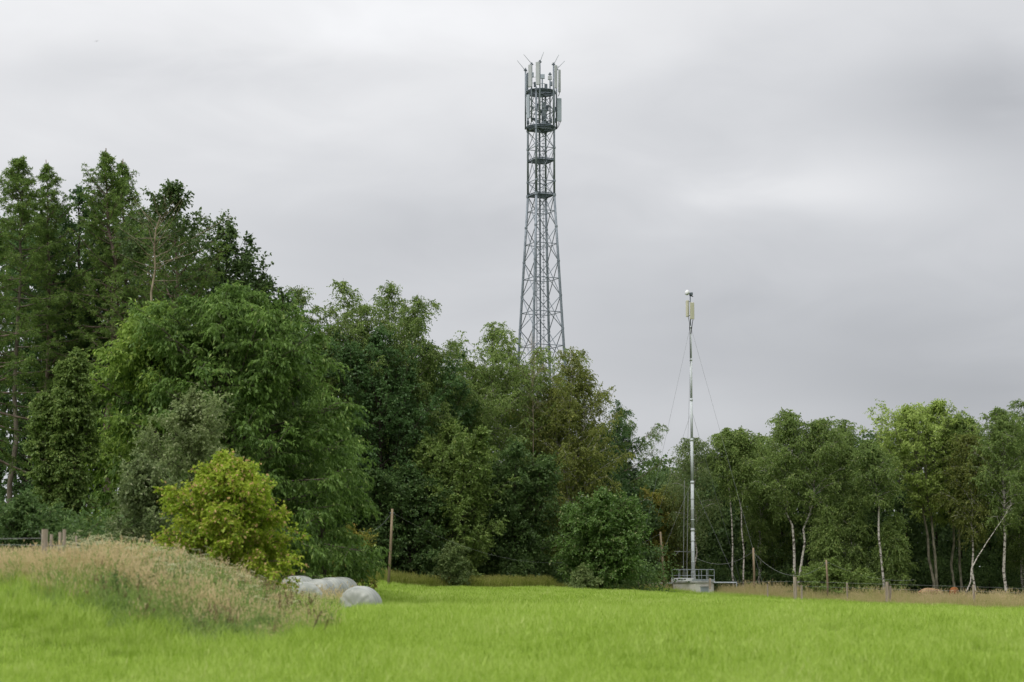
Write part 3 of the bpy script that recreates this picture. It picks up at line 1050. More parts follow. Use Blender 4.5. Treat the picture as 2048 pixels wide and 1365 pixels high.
# ------------------------------------------------------------------ a bird high in the sky at the left
bp_ = P(193, 83, 210)
bb = MB().tube([(-.16, 0, 0), (-.06, 0, .02), (.1, 0, .02), (.2, 0, .0)], (.01, .05, .045, .008), 6)
bb.add([(-.02, .02, .03), (.08, .02, .03), (.05, .3, .1), (-.03, .56, .05), (-.04, .28, .1)], [(0, 1, 2, 4), (4, 2, 3)])
bb.add([(-.02, -.02, .03), (.08, -.02, .03), (.05, -.3, .1), (-.03, -.56, .05), (-.04, -.28, .1)], [(1, 0, 4, 2), (2, 4, 3)])
bo = bb.build('bird', 'bird', None, loc=bp_)
bo.rotation_euler = (0, 0, R(70))
bo.scale = (.55, .55, .55)
tag(bo, 'tiny dark bird flying high in the clouds at the left', 'bird')

# ------------------------------------------------------------------ trees
LW, MW, RW = 'trees of the left wood', 'trees of the middle wood', 'trees of the right wood'
# left: larches and tall broadleaves
tree('larch_tree', 'tall larch at the far left with a bare brown trunk and pointed top', 'larch', 24, 118, 312, 250,
     stems=[[(22, 1120), (28, 900), (38, 650), (42, 450), (42, 312)]], group=LW, cb=.4, n1=100, r0=.1, bark='bark_grey')
tree('larch_tree', 'thin larch top with one long bough reaching right, second spire from left', 'larch', 92, 121, 320, 210, group=LW, cb=.4, n1=90, bias=.35, r0=.12)
tree('larch_tree', 'broad tallest larch spire, third from left, against the sky', 'larch', 212, 120, 297, 330, group=LW, cb=.4, n1=130, r0=.16)
tree('larch_tree', 'yellowish larch top close behind the tallest spire', 'larch', 246, 124, 318, 270, group=LW, cb=.42, n1=110, r0=.14)
tree('larch_tree', 'larch at the picture edge with drooping bright boughs', 'larch', -40, 112, 345, 300, group=LW, cb=.3, n1=110, e=(-20, 26))
tree('oak_tree', 'dark oak crown filling the gap between the two larch spires', 'broad', 150, 124, 366, 300, group=LW, cb=.3, mat='dark', n1=56, bare=.05)
tree('oak_tree', 'dark oak low between the leftmost larch trunks', 'broad', 60, 127, 480, 330, group=LW, cb=.15, mat='dark', n1=60)
tree('oak_tree', 'dark leafy oak behind the bare pale trunk', 'broad', 250, 127, 455, 360, group=LW, cb=.15, mat='dark', n1=66)
tree('cherry_tree', 'tall cherry with a bare pale trunk and leaves on thin top twigs', 'broad', 300, 112, 372, 270,
     stems=[[(292, 1140), (300, 700), (309, 560), (318, 450), (346, 374)]], group=LW, cb=.5, bark='bark_pale', mat='oak', n1=50, e=(15, 62), r0=.062, bare=.15, bias=.3, front=1)
tree('larch_tree', 'feathery olive larch crown right of the bare pale trunk', 'larch', 345, 117, 432, 360, group=LW, cb=.1, n1=100, shape='round', e=(-5, 45), l2=1.4, bare=.05)
tree('oak_tree', 'dark oak with leafy clumps stepping down against the sky', 'broad', 440, 118, 436, 235, group=LW, cb=.25, n1=48, leaf=(.22, .16), bare=.18)
tree('oak_tree', 'smaller dark oak at the right shoulder of the left wood', 'broad', 520, 122, 556, 170, group=LW, cb=.2, n1=40, leaf=(.22, .16), bare=.1)
# the big trees in front of them
tree('cherry_tree', 'lighter green cherry merging into the left of the big one', 'cherry', 318, 89, 612, 400, group='big trees at the meadow edge', mat='cherry_lime', n1=84, n2=12, lobes=.14)
tree('cherry_tree', 'broad green cherry with drooping tiered boughs beside the bales', 'cherry', 468, 88, 580, 580, group='big trees at the meadow edge', mat='cherry', n1=150, n2=14, lobes=.13, cb=.03, e=(-8, 60), l2=1.7)
tree('cherry_tree', 'lower cherry bough mass reaching right towards the leaning grey pole', 'cherry', 645, 97, 790, 215, group='big trees at the meadow edge', n1=56, n2=8, cb=.04)
tree('hornbeam_tree', 'young hornbeam with three pointed leafy tops left of the cherries', 'cherry', 130, 82, 704, 170,
     stems=[[(128, 1130), (150, 900), (156, 700)], [(120, 1130), (128, 900), (124, 724)], [(112, 1130), (95, 950), (88, 790)]], group='big trees at the meadow edge', mat='hazel', n1=170, n2=8, l2=.6, l3=.28, leaf=(.12, .075), shape='cone', ld=.5, e=(15, 66), topk=(.6, 1.0))
tree('hawthorn_shrub', 'grey green hawthorn rising behind the yellow bush', 'shrub', 385, 68, 792, 250, group='shrubs at the meadow edge', cat='shrub', n1=64, n2=9, l2=1.0, n3=9, k=7, lobes=.34, shape='round', e=(0, 80))
tree('hawthorn_shrub', 'low grey green hawthorn left of the yellow bush', 'shrub', 282, 64, 930, 190, group='shrubs at the meadow edge', cat='shrub', n1=70, n2=9, n3=8, k=6)
tree('maple_bush', 'yellow green bush tinged with red standing in the tall grass', 'shrub', 449, 53, 924, 322, group='shrubs at the meadow edge', cat='bush', mat='maple', n1=130, n2=10, l2=.6, leaf=(.09, .065), n3=10, k=8, shape='dome', cb=.03, e=(-22, 62), ld=.45, hi=.1, lobes=.14)
tree('hazel_shrub', 'dark green bush behind the left fence posts', 'shrub', 50, 62, 1000, 330, group='shrubs at the meadow edge', cat='bush', mat='under', n1=70)
tree('hazel_shrub', 'yellowing low shrub right behind the wrapped bales', 'shrub', 700, 104, 1060, 130, group='shrubs at the meadow edge', cat='shrub', mat='yellowshrub', n1=46)
# middle wood
tree('birch_tree', 'small birch top just above the cherry crown', 'birch', 604, 140, 568, 130, group=MW, cb=.45, n1=56)
tree('birch_tree', 'birch with a rounded open top, left of the two tall middle birches', 'birch', 690, 140, 562, 165, group=MW, cb=.35, n1=76, n2=9)
tree('birch_tree', 'tall birch with the highest feathery top of the middle wood', 'birch', 780, 142, 554, 190, group=MW, cb=.35, n1=92, n2=9)
tree('birch_tree', 'birch shoulder right of the highest feathery birch', 'birch', 830, 143, 626, 150, group=MW, cb=.3, n1=70)
tree('alder_tree', 'dark dense alder below the highest feathery birch', 'broad', 760, 138, 655, 300, group=MW, mat='dark', n1=84, cb=.1)
tree('alder_tree', 'dark alder filling the wood left of the tower foot', 'broad', 860, 145, 690, 250, group=MW, mat='dark', n1=70, cb=.1)
tree('birch_tree', 'small birch in the dip left of the pointed birch', 'birch', 905, 147, 676, 150, group=MW, n1=70)
tree('birch_tree', 'pointed birch just left of the lattice tower', 'birch', 986, 150, 640, 200, group=MW, cb=.25, n1=100)
tree('birch_tree', 'birch right in front of the lattice tower legs', 'birch', 1083, 153, 686, 210, group=MW, cb=.15, n1=96)
tree('birch_tree', 'broad olive weeping birch right of the lattice tower', 'birch', 1140, 150, 698, 190, group=MW, mat='birch_olive', n1=96, n2=9, cb=.12, r0=.16)
tree('birch_tree', 'dark weeping birch drooping at the right end of the middle wood', 'birch', 1232, 156, 800, 120, group=MW, mat='dark', n1=50, cb=.1)
tree('spruce_tree', 'dark spruce showing low boughs at the right end of middle wood', 'spruce', 1252, 162, 850, 110, group=MW, n1=70)
tree('larch_tree', 'larch with one long drooping bough stretched out right', 'larch', 1238, 158, 812, 170, group=MW, cb=.55, n1=30, e=(20, 30), curl=20, bias=.75, l2=1.0, g2=.7, g3=.7)
tree('alder_tree', 'olive green alder in front, centre of the middle wood', 'broad', 905, 138, 842, 280, group=MW, mat='hazel', n1=90, cb=.06)
tree('alder_tree', 'dark green alder low at the wood edge, right of grey pole', 'broad', 815, 135, 930, 230, group=MW, mat='under', n1=70, cb=.04)
tree('alder_tree', 'dark alder between the olive alder and the round tree', 'broad', 1030, 143, 890, 230, group=MW, mat='under', n1=76, cb=.04)
tree('hazel_tree', 'dark hazel under the broad olive weeping birch', 'broad', 1120, 157, 1010, 170, group=MW, mat='under', n1=60, cb=.04)
tree('thorn_tree', 'round leafy tree on a short trunk standing out in the meadow', 'broad', 1204, 137, 990, 216, group=MW, mat='thorn', n1=140, n2=9, cb=.17, hi=.06, l2=1.0, e=(-4, 70), r0=.34, leaf=(.17, .12), shape='round', lobes=.14)
tree('hazel_tree', 'olive hazel behind the round tree, beside the leaning brown pole', 'broad', 1285, 164, 980, 120, group=MW, mat='yellowshrub', n1=46, cb=.05)
tree('willow_shrub', 'small pale shrub at the wood edge above the olive grass', 'shrub', 905, 131, 1092, 90, group='shrubs at the wood edge', cat='shrub', mat='birch_pale', n1=44, leaf=(.13, .08))
tree('willow_shrub', 'low pale shrub at the foot of the round tree', 'shrub', 1165, 134, 1142, 80, group='shrubs at the wood edge', cat='shrub', mat='birch_pale', n1=26, leaf=(.13, .08))
tree('dead_tree', 'bare reddish twigs of a dead tree before the tower legs', 'broad', 1062, 149, 664, 90, group=MW, k=0, n1=26, cb=.6, bark='bark_pale', r0=.035, e=(30, 70))
# right wood
tree('birch_tree', 'thin weeping birch with sparse leaves behind the mast', 'birch', 1392, 163, 872, 100, group=RW, mat='birch_pale', n1=30, cb=.35, g3=1.3, l3=.95, bare=.1, curl=-55)
tree('birch_tree', 'low olive birch left of the mast behind the brown pole', 'birch', 1345, 166, 962, 120, group=RW, mat='birch_olive', n1=50, cb=.08)
tree('birch_tree', 'birch with two pale stems right of the mast', 'birch', 1475, 163, 858, 110, stems=[[(1470, 1175), (1462, 1000), (1452, 905), (1448, 862)], [(1487, 1175), (1484, 1030), (1478, 940), (1480, 858)]], group=RW, n1=72, cb=.4)
tree('birch_tree', 'slender birch behind the straight brown pole', 'birch', 1520, 167, 864, 90, group=RW, n1=44, cb=.4)
tree('birch_tree', 'tall forked birch with a bright white double trunk', 'birch', 1594, 160, 822, 130,
     stems=[[(1592, 1178), (1588, 1100), (1584, 1040), (1565, 990), (1575, 900), (1577, 822)], [(1595, 1178), (1606, 1090), (1622, 1020), (1638, 920), (1640, 838)]], group=RW, n1=90, cb=.42, r0=.13)
tree('birch_tree', 'grey green birch crown filling behind the forked birch', 'birch', 1545, 170, 872, 120, group=RW, n1=50, cb=.35)
tree('birch_tree', 'birch with a pointed top right of the forked one', 'birch', 1692, 164, 838, 110, group=RW, n1=54, cb=.42)
tree('birch_tree', 'slim birch with a white trunk just left of the bright ash', 'birch', 1766, 158, 885, 95, stems=[[(1766, 1180), (1762, 1080), (1757, 1000), (1745, 930), (1738, 885)]], group=RW, n1=50, cb=.45, r0=.1)
tree('birch_tree', 'thin birch with leafy low stem between forked birch and ash', 'birch', 1710, 160, 960, 80, group=RW, n1=40, cb=.12)
tree('ash_tree', 'bright yellow green ash with two long leaning trunks', 'ash', 1866, 163, 803, 270,
     stems=[[(1866, 1178), (1856, 1080), (1838, 980), (1832, 900), (1815, 815)], [(1876, 1178), (1868, 1080), (1855, 990), (1850, 900), (1880, 803)]], group=RW, n1=110, cb=.36, r0=.13, bark='bark_ash', l2=1.5, flat=.3, k=6, n3=7, e=(2, 66), lobes=.26, curl=6)
tree('ash_tree', 'green ash behind the tan cow on two brown stems', 'ash', 1915, 165, 826, 190,
     stems=[[(1904, 1178), (1906, 1060), (1900, 960), (1915, 832)], [(1919, 1178), (1922, 1060), (1930, 960), (1945, 840)]], group=RW, n1=80, cb=.35, mat='hazel', r0=.13, bark='bark_ash')
tree('birch_tree', 'olive birch with a pale thin stem near the right edge', 'birch', 1946, 160, 868, 100, stems=[[(1948, 1178), (1945, 1080), (1942, 980), (1930, 868)]], group=RW, mat='birch_olive', n1=50, cb=.3)
tree('birch_tree', 'tall birch with a mottled trunk at the right edge', 'birch', 2007, 159, 818, 130, stems=[[(2006, 1178), (2009, 1080), (2008, 960), (1995, 818)]], group=RW, n1=76, cb=.4, r0=.11)
tree('birch_tree', 'highest birch cut off by the right picture edge', 'birch', 2046, 166, 796, 140, group=RW, n1=64, cb=.3)
tree('birch_tree', 'young birch with leafy low twigs right of the forked birch', 'birch', 1655, 159, 1010, 60, group=RW, n1=40, cb=.12)
tree('birch_tree', 'young birch leafing low just left of the bright ash', 'birch', 1790, 159, 1030, 70, group=RW, n1=40, cb=.14, mat='hazel')
tree('birch_tree', 'birch outside the right edge closing the row', 'birch', 2110, 164, 820, 150, group=RW, n1=50, cb=.3)
tree('dead_birch', 'bare pale birch trunk leaning sharply right above the cows', 'birch', 1926, 157, 1008, 40, stems=[[(1924, 1178), (1950, 1120), (1990, 1065), (2024, 1006)]], group=RW, k=0, n1=3, n2=2, cb=.85, r0=.09)
tree('elder_shrub', 'low wide yellow green shrub around the short dark pole', 'shrub', 1664, 153, 1126, 175, group='shrubs at the wood edge', cat='shrub', mat='hazel', n1=100, l2=.9, leaf=(.15, .1))
tree('elder_shrub', 'small green shrub right of the wide low one', 'shrub', 1732, 155, 1146, 90, group='shrubs at the wood edge', cat='shrub', mat='hazel', n1=36, leaf=(.15, .1))

# ------------------------------------------------------------------ the far wood behind the rows, undergrowth
def wood_mass(name, spots, mat, label, lf, per, trunk=True, seed=5):
    rng = np.random.default_rng(seed)
    V, T = [], []
    tr = MB()
    for px, d, top, w, low in spots:
        b = G(px, d)
        H = P(px, top, d)[2] - b[2]
        Rr = w / 2 / F * d
        if trunk:
            tr.tube([b - (0, 0, .2), b + (rng.normal() * .3, 0, H * .5), b + (rng.normal() * .5, 0, H * .93)], (.16, .1, .03), 6)
        nc = int(per / 40)
        th = rng.uniform(0, 2 * math.pi, nc)
        z = rng.uniform(low, 1, nc)
        prof = np.sqrt(np.clip(1 - ((z - .45) / .58) ** 2, .03, 1))
        rr = Rr * prof * np.sqrt(rng.uniform(.1, 1, nc))
        c = b + np.stack([rr * np.cos(th), rr * np.sin(th), z * H], 1)
        pos = c[:, None] + rng.normal(0, .42, (nc, 40, 3)) * np.array((1, 1, .55))
        gt = rng.random((nc, 1))
        tint = np.clip(.5 * gt + .5 * rng.random((nc, 40)), 0, 1)
        pos = pos.reshape(-1, 3)
        ax = norm(rng.normal(0, .8, pos.shape) - np.array((0, 0, .4)))
        nor = np.array((0, 0, .7)) + rng.normal(0, .6, pos.shape)
        n = len(pos)
        V.append(leaf_verts(pos, ax, nor, lf * rng.uniform(.7, 1.2, n), lf * .62 * rng.uniform(.7, 1.2, n)))
        T.append(tint.ravel())
    me = quad_mesh(name, np.concatenate(V), np.concatenate(T), M[mat])
    LEAVES[0] += len(me.polygons)
    o = bpy.data.objects.new(name, me)
    COL.objects.link(o)
    tag(o, label, 'wood', None, 'stuff')
    if trunk:
        tr.build('trunks', 'bark_dark', o, smooth=True)
    return o


rs = random.Random(4)
spots = []
for row, d in enumerate((172, 180, 190)):
    for i in range(17):
        px = 1290 + i * 52 + rs.uniform(-18, 18)
        spots.append((px, d + rs.uniform(-2, 2), max(868, 950 - row * 10 - (px - 1290) * .12) + rs.uniform(-12, 30), 105, .06))
for i in range(28):
    spots.append((1280 + i * 31, 199, 1040 + rs.uniform(-15, 15), 80, .03))
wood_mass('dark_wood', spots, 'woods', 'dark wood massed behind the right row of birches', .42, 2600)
spots = []
for row, d in enumerate((160, 170)):
    for i in range(14):
        px = 600 + i * 52 + rs.uniform(-15, 15)
        t = np.interp(px, [600, 700, 850, 960, 1130, 1230, 1290], [680, 670, 760, 760, 800, 930, 1010])
        spots.append((px, d + rs.uniform(-2, 2), t + rs.uniform(-15, 25), 110, .04))
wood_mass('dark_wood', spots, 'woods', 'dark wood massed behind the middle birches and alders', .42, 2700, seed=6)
spots = []
for row, d in enumerate((131, 138)):
    for i in range(15):
        px = -110 + i * 50 + rs.uniform(-15, 15)
        t = np.interp(px, [-100, 0, 150, 300, 430, 520, 620], [440, 440, 415, 440, 500, 600, 690])
        spots.append((px, d + rs.uniform(-2, 2), t + rs.uniform(-15, 25), 125, .02))
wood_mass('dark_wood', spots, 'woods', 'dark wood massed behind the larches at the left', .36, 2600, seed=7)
spots = []
for i in range(26):
    px = 600 + i * 27
    spots.append((px, 176, 1030 + rs.uniform(-15, 15), 75, .03))
for i in range(30):
    px = 590 + i * 25 + rs.uniform(-8, 8)
    spots.append((px, 141 + rs.uniform(-3, 3) + (6 if px > 1050 else 0), rs.uniform(1085, 1125), 60, .05))
for i in range(34):
    px = 1300 + i * 24 + rs.uniform(-8, 8)
    spots.append((px, 167 + rs.uniform(-2, 4), rs.uniform(1090, 1140), 60, .05))
for i in range(16):
    px = -60 + i * 24
    spots.append((px, 78 + rs.uniform(-3, 3), rs.uniform(1010, 1060), 80, .05))
wood_mass('undergrowth', spots, 'under', 'dark undergrowth along the foot of the woods', .2, 900, False, seed=8)

# ------------------------------------------------------------------ grass and weeds (uncountable: scattered as one object each)
PROTO = bpy.data.collections.new('grass_sources')


def blades(rng, n, rad, h, w, bend, tint=(0, 1), base_h=0.0):
    V, T = [], []
    for i in range(n):
        a, r_ = rng.uniform(0, 6.283), rad * math.sqrt(rng.random())
        b = np.array((r_ * math.cos(a), r_ * math.sin(a), -.03))
        hh = rng.uniform(*h)
        ww = rng.uniform(*w)
        az = rng.uniform(0, 6.283)
        lean = np.array((math.cos(az), math.sin(az), 0)) * rng.uniform(*bend) * hh
        sd = np.array((-math.sin(az + rng.normal() * .6), math.cos(az), 0))
        sd /= np.linalg.norm(sd)
        mid = b + lean * .35 + (0, 0, hh * .6)
        tip = b + lean + (0, 0, hh * rng.uniform(.85, 1))
        V += [b - sd * ww / 2, b + sd * ww / 2, mid + sd * ww * .42, mid - sd * ww * .42]
        V += [mid - sd * ww * .42, mid + sd * ww * .42, tip + sd * ww * .05, tip - sd * ww * .05]
        t = rng.uniform(*tint)
        T += [t, t]
    return V, T


def seed_stems(rng, n, rad, h, w, head, lean=(.05, .3)):
    V, T = [], []
    for i in range(n):
        a, r_ = rng.uniform(0, 6.283), rad * math.sqrt(rng.random())
        b = np.array((r_ * math.cos(a), r_ * math.sin(a), -.03))
        hh = rng.uniform(*h)
        az = rng.uniform(0, 6.283)
        ld = np.array((math.cos(az), math.sin(az), 0)) * rng.uniform(*lean) * hh
        sd = np.array((-math.sin(az), math.cos(az), 0))
        mid = b + ld * .3 + (0, 0, hh * .55)
        tip = b + ld + (0, 0, hh)
        V += [b - sd * w / 2, b + sd * w / 2, mid + sd * w / 2, mid - sd * w / 2, mid - sd * w / 2, mid + sd * w / 2, tip + sd * w * .3, tip - sd * w * .3]
        t = rng.uniform(.0, .6)
        T += [t, t]
        ax = norm(tip - mid)
        for j in range(head):
            s = rng.uniform(.55, 1.05)
            c = mid + (tip - mid) * s
            dv = norm(ax + rng.normal(0, .35, 3))
            sv = norm(np.cross(dv, rng.normal(0, 1, 3)))
            l_ = rng.uniform(.05, .1)
            q = rng.uniform(.006, .012)
            V += [c, c + dv * l_ * .5 + sv * q, c + dv * l_, c + dv * l_ * .5 - sv * q]
            T.append(rng.uniform(.45, 1))
    return V, T


def umbels(rng, n, rad, h):
    V, T = [], []
    for i in range(n):
        a, r_ = rng.uniform(0, 6.283), rad * math.sqrt(rng.random())
        b = np.array((r_ * math.cos(a), r_ * math.sin(a), -.03))
        hh = rng.uniform(*h)
        tip = b + np.array((rng.normal() * .06, rng.normal() * .06, hh))
        sd = np.array((1, 0, 0)) * .004
        V += [b - sd, b + sd, tip + sd, tip - sd]
        T.append(.0)
        for j in range(22):
            c = tip + np.array((rng.normal() * .05, rng.normal() * .05, rng.normal() * .01))
            az = rng.uniform(0, 6.28)
            x = np.array((math.cos(az), math.sin(az), .15)) * .016
            y = np.array((-math.sin(az), math.cos(az), 0)) * .016
            V += [c - x, c + y, c + x, c - y]
            T.append(rng.uniform(.5, 1))
        for j in range(8):
            s = rng.uniform(.1, .8)
            c = b + (tip - b) * s
            dv = norm(rng.normal(0, 1, 3) * (1, 1, .4)) * .09
            sv = norm(np.cross(dv, (0, 0, 1))) * .012
            V += [c, c + dv * .5 + sv, c + dv, c + dv * .5 - sv]
            T.append(rng.uniform(0, .25))
    return V, T


def proto(name, parts, mat):
    V, T = [], []
    for v, t in parts:
        V += v
        T += t
    me = quad_mesh(name, np.array(V), np.array(T), M[mat])
    o = bpy.data.objects.new(name, me)
    return o


def scatter(name, pts, scl, protos, label, cat, seed, tilt=.08):
    rng = np.random.default_rng(seed)
    n = len(pts)
    c = bpy.data.collections.new(name + '_sources')
    for p in protos:
        c.objects.link(p)
    me = bpy.data.meshes.new(name)
    me.vertices.add(n)
    me.vertices.foreach_set('co', pts.astype(np.float32).ravel())
    rot = np.stack([rng.normal(0, tilt, n), rng.normal(0, tilt, n), rng.uniform(0, 6.283, n)], 1)
    a = me.attributes.new('turn', 'FLOAT_VECTOR', 'POINT')
    a.data.foreach_set('vector', rot.astype(np.float32).ravel())
    a = me.attributes.new('size', 'FLOAT_VECTOR', 'POINT')
    a.data.foreach_set('vector', scl.astype(np.float32).ravel())
    a = me.attributes.new('pick', 'INT', 'POINT')
    a.data.foreach_set('value', rng.integers(0, len(protos), n).astype(np.int32))
    o = bpy.data.objects.new(name, me)
    COL.objects.link(o)
    ng = bpy.data.node_groups.new(name, 'GeometryNodeTree')
    ng.interface.new_socket('Geometry', in_out='INPUT', socket_type='NodeSocketGeometry')
    ng.interface.new_socket('Geometry', in_out='OUTPUT', socket_type='NodeSocketGeometry')
    N, L = ng.nodes, ng.links
    gi, go = N.new('NodeGroupInput'), N.new('NodeGroupOutput')
    ip = N.new('GeometryNodeInstanceOnPoints')
    ci = N.new('GeometryNodeCollectionInfo')
    ci.inputs['Collection'].default_value = c
    ci.inputs['Separate Children'].default_value = True
    ci.inputs['Reset Children'].default_value = True

    def attr(nm, ty):
        q = N.new('GeometryNodeInputNamedAttribute')
        q.data_type = ty
        q.inputs['Name'].default_value = nm
        return q.outputs['Attribute']
    e2r = N.new('FunctionNodeEulerToRotation')
    L.new(attr('turn', 'FLOAT_VECTOR'), e2r.inputs[0])
    L.new(gi.outputs[0], ip.inputs['Points'])
    L.new(ci.outputs[0], ip.inputs['Instance'])
    ip.inputs['Pick Instance'].default_value = True
    L.new(attr('pick', 'INT'), ip.inputs['Instance Index'])
    L.new(e2r.outputs[0], ip.inputs['Rotation'])
    L.new(attr('size', 'FLOAT_VECTOR'), ip.inputs['Scale'])
    L.new(ip.outputs[0], go.inputs[0])
    md = o.modifiers.new('scatter', 'NODES')
    md.node_group = ng
    return tag(o, label, cat, None, 'stuff')


def field_points(rng, d0, d1, dens, margin=1.18):
    """random points of the view wedge between two depths, so many to the square metre"""
    half = 1024 / F * margin
    area = half * (d1 * d1 - d0 * d0)
    n = int(area * dens)
    d = np.sqrt(rng.uniform(d0 * d0, d1 * d1, n))
    x = rng.uniform(-1, 1, n) * half * d
    return x, d


GREEN = [(0, (.152, .24, .022)), (.45, (.268, .388, .047)), (.85, (.375, .475, .12)), (1, (.48, .53, .19))]
M['grass'] = leafmat('meadow_grass', GREEN, .35, .03, .25, (.3, (.35, .12, .3)), gain=1.15)
M['dry'] = leafmat('dry_grass', [(0, (.2, .23, .055)), (.3, (.37, .325, .14)), (.7, (.52, .425, .24)), (1, (.6, .46, .3))], .3, .02, .2, gain=1.15)
M['dryfar'] = leafmat('far_dry_grass', [(0, (.17, .22, .04)), (.35, (.34, .33, .12)), (.7, (.47, .39, .22)), (1, (.54, .4, .27))], .3, .02, .25, (.3, (.45, .15, .4)), gain=1.15)
M['olive'] = leafmat('olive_grass', [(0, (.12, .17, .025)), (.5, (.24, .27, .055)), (1, (.4, .36, .15))], .3, .02, .3, gain=1.15)
M['weed'] = leafmat('tall_weed', [(0, (.1, .18, .035)), (.6, (.2, .29, .075)), (1, (.32, .36, .14))], .3, .03, .3, gain=1.15)
M['umbel'] = leafmat('umbel_flower', [(0, (.14, .2, .06)), (.4, (.3, .32, .16)), (1, (.6, .58, .4))], .25, .02, .1, gain=1.15)
M['brownweed'] = leafmat('brown_weed', [(0, (.07, .065, .03)), (.6, (.18, .145, .07)), (1, (.32, .25, .14))], .2, .02, .3, gain=1.15)

rng = np.random.default_rng(11)
near = [proto('meadow_tuft', [blades(rng, 64, .26, (.1, .25), (.006, .012), (.15, .75))], 'grass') for _ in range(5)]
x, d = field_points(rng, 24, 58, 15)
keep = ~((x < -3.9) & (d > 41.5))
x, d = x[keep], d[keep]
x2, d2 = field_points(rng, 58, 95, 2.2)
x, d = np.concatenate([x, x2]), np.concatenate([d, d2])
s = rng.uniform(.75, 1.25, len(x)) * (1 + .2 * np.sin(x * .7 + d * .3)) * np.where(d > 58, 1.5, 1)
scatter('meadow_grass', np.stack([x, d, ground(x, d)], 1), np.stack([s, s, s * rng.uniform(.8, 1.2, len(x))], 1), near, 'short bright green meadow grass nearest the camera', 'grass', 12)
far = [proto('far_tuft', [blades(rng, 110, .6, (.1, .26), (.014, .026), (.15, .7))], 'grass') for _ in range(4)]
x, d = field_points(rng, 92, 152, 3.0)
keep = (d < 141 + 6 * sstep(0, 30, x)) | (rng.random(len(x)) < .5)
x, d = x[keep], d[keep]
s = rng.uniform(.75, 1.2, len(x))
scatter('meadow_grass', np.stack([x, d, ground(x, d)], 1), np.stack([s, s, s], 1), far, 'short bright green meadow grass far off towards the wood', 'grass', 13)


def mound_points(rng, n, dmin=36, dmax=57, shift=0.0):
    d = rng.uniform(dmin, dmax, n)
    px = rng.uniform(-260, 700, n)
    x = (px - 1024) / F * d
    lim = 655 + 25 * np.sin(d * 1.7)
    front = np.interp(px, [-260, 0, 180, 300, 420, 560, 660, 700], [38.6, 38.5, 38.2, 37.2, 36.6, 36.9, 38.3, 40]) + .5 * np.sin(px * .043) + .35 * np.sin(px * .019 + 1) + shift
    k = (px < lim) & (d > front)
    return px[k], x[k], d[k], np.clip((d - front) / 2.2, 0, 1)[k]


def put(name, px, x, d, s, protos, label, cat, seed, tilt=.12):
    scatter(name, np.stack([x, d, ground(x, d)], 1), np.stack([s, s, s], 1), protos, label, cat, seed, tilt)


dry = [proto('dry_tuft', [seed_stems(rng, 13, .24, (.4, .95), .005, 6, (.05, .45)), blades(rng, 16, .24, (.25, .6), (.005, .01), (.2, .9), (0, .45))], 'dry') for _ in range(6)]
px, x, d, f = mound_points(rng, 6400)
patch = np.sin(px * .031 + d * .9) + np.sin(px * .013 - d * .5 + 2)
keep = rng.random(len(px)) < np.interp(px, [200, 330, 480, 660], [.9, .42, .3, .42]) * np.where(patch > -.5, 1, .35) * (.2 + .8 * f)
px, x, d, f = px[keep], x[keep], d[keep], f[keep]
s = rng.uniform(.5, 1.12, len(x)) * (1 - .45 * sstep(380, 630, px)) * (1 - .26 * sstep(300, 100, px)) * (.62 + .38 * f)
put('dry_grass', px, x, d, s, dry, 'tall tan seeding grass on the low mound at the left', 'grass', 14)
weed = [proto('weed_tuft', [blades(rng, 34, .27, (.22, .62), (.008, .018), (.2, 1.0)), seed_stems(rng, 4, .2, (.4, .75), .005, 6)], 'weed') for _ in range(5)]
px, x, d, f = mound_points(rng, 6800, 35.0, 57, -1.0)
patch = np.sin(px * .027 - d * .7 + 1) + np.sin(px * .017 + d * .6)
keep = rng.random(len(px)) < np.interp(px, [180, 320], [.3, 1.0]) * np.where(patch > -.3, 1, .5)
px, x, d, f = px[keep], x[keep], d[keep], f[keep]
s = rng.uniform(.5, 1.05, len(x)) * (1 - .48 * sstep(400, 640, px)) * (.55 + .45 * f)
s = s * (1 - .2 * sstep(300, 100, px)) * 1.1
put('tall_weeds', px, x, d, s, weed, 'tall green weeds mixed through the dry grass of the mound', 'weeds', 15)
longg = [proto('long_tuft', [blades(rng, 46, .3, (.2, .5), (.006, .013), (.2, .9))], 'grass') for _ in range(4)]
px, x, d, f = mound_points(rng, 7000, 33.5, 52, -3.0)
keep = rng.random(len(px)) < np.where(f < .98, .75, np.where(px < 250, .12, .25))
px, x, d, f = px[keep], x[keep], d[keep], f[keep]
s = rng.uniform(.55, 1.05, len(x)) * (.6 + .45 * f)
put('long_grass', px, x, d, s, longg, 'longer green grass fringing the foot of the mound', 'grass', 21)
def leafy(rng, n, rad, h):
    V, T = [], []
    for i in range(n):
        a, r_ = rng.uniform(0, 6.283), rad * math.sqrt(rng.random())
        b = np.array((r_ * math.cos(a), r_ * math.sin(a), -.03))
        hh = rng.uniform(*h)
        tip = b + np.array((rng.normal() * .1, rng.normal() * .1, hh))
        V += [b - (.004, 0, 0), b + (.004, 0, 0), tip + (.002, 0, 0), tip - (.002, 0, 0)]
        T.append(.1)
        for j in range(26):
            u = rng.uniform(.15, 1)
            c = b + (tip - b) * u
            az = rng.uniform(0, 6.283)
            dv = np.array((math.cos(az), math.sin(az), rng.uniform(-.5, .5)))
            sv = norm(np.cross(dv, (0, 0, 1.)))
            l_ = rng.uniform(.06, .13) * (1.15 - .5 * u)
            V += [c, c + dv * l_ * .5 + sv * l_ * .24, c + dv * l_, c + dv * l_ * .5 - sv * l_ * .24]
            T.append(rng.uniform(0, .8))
    return V, T


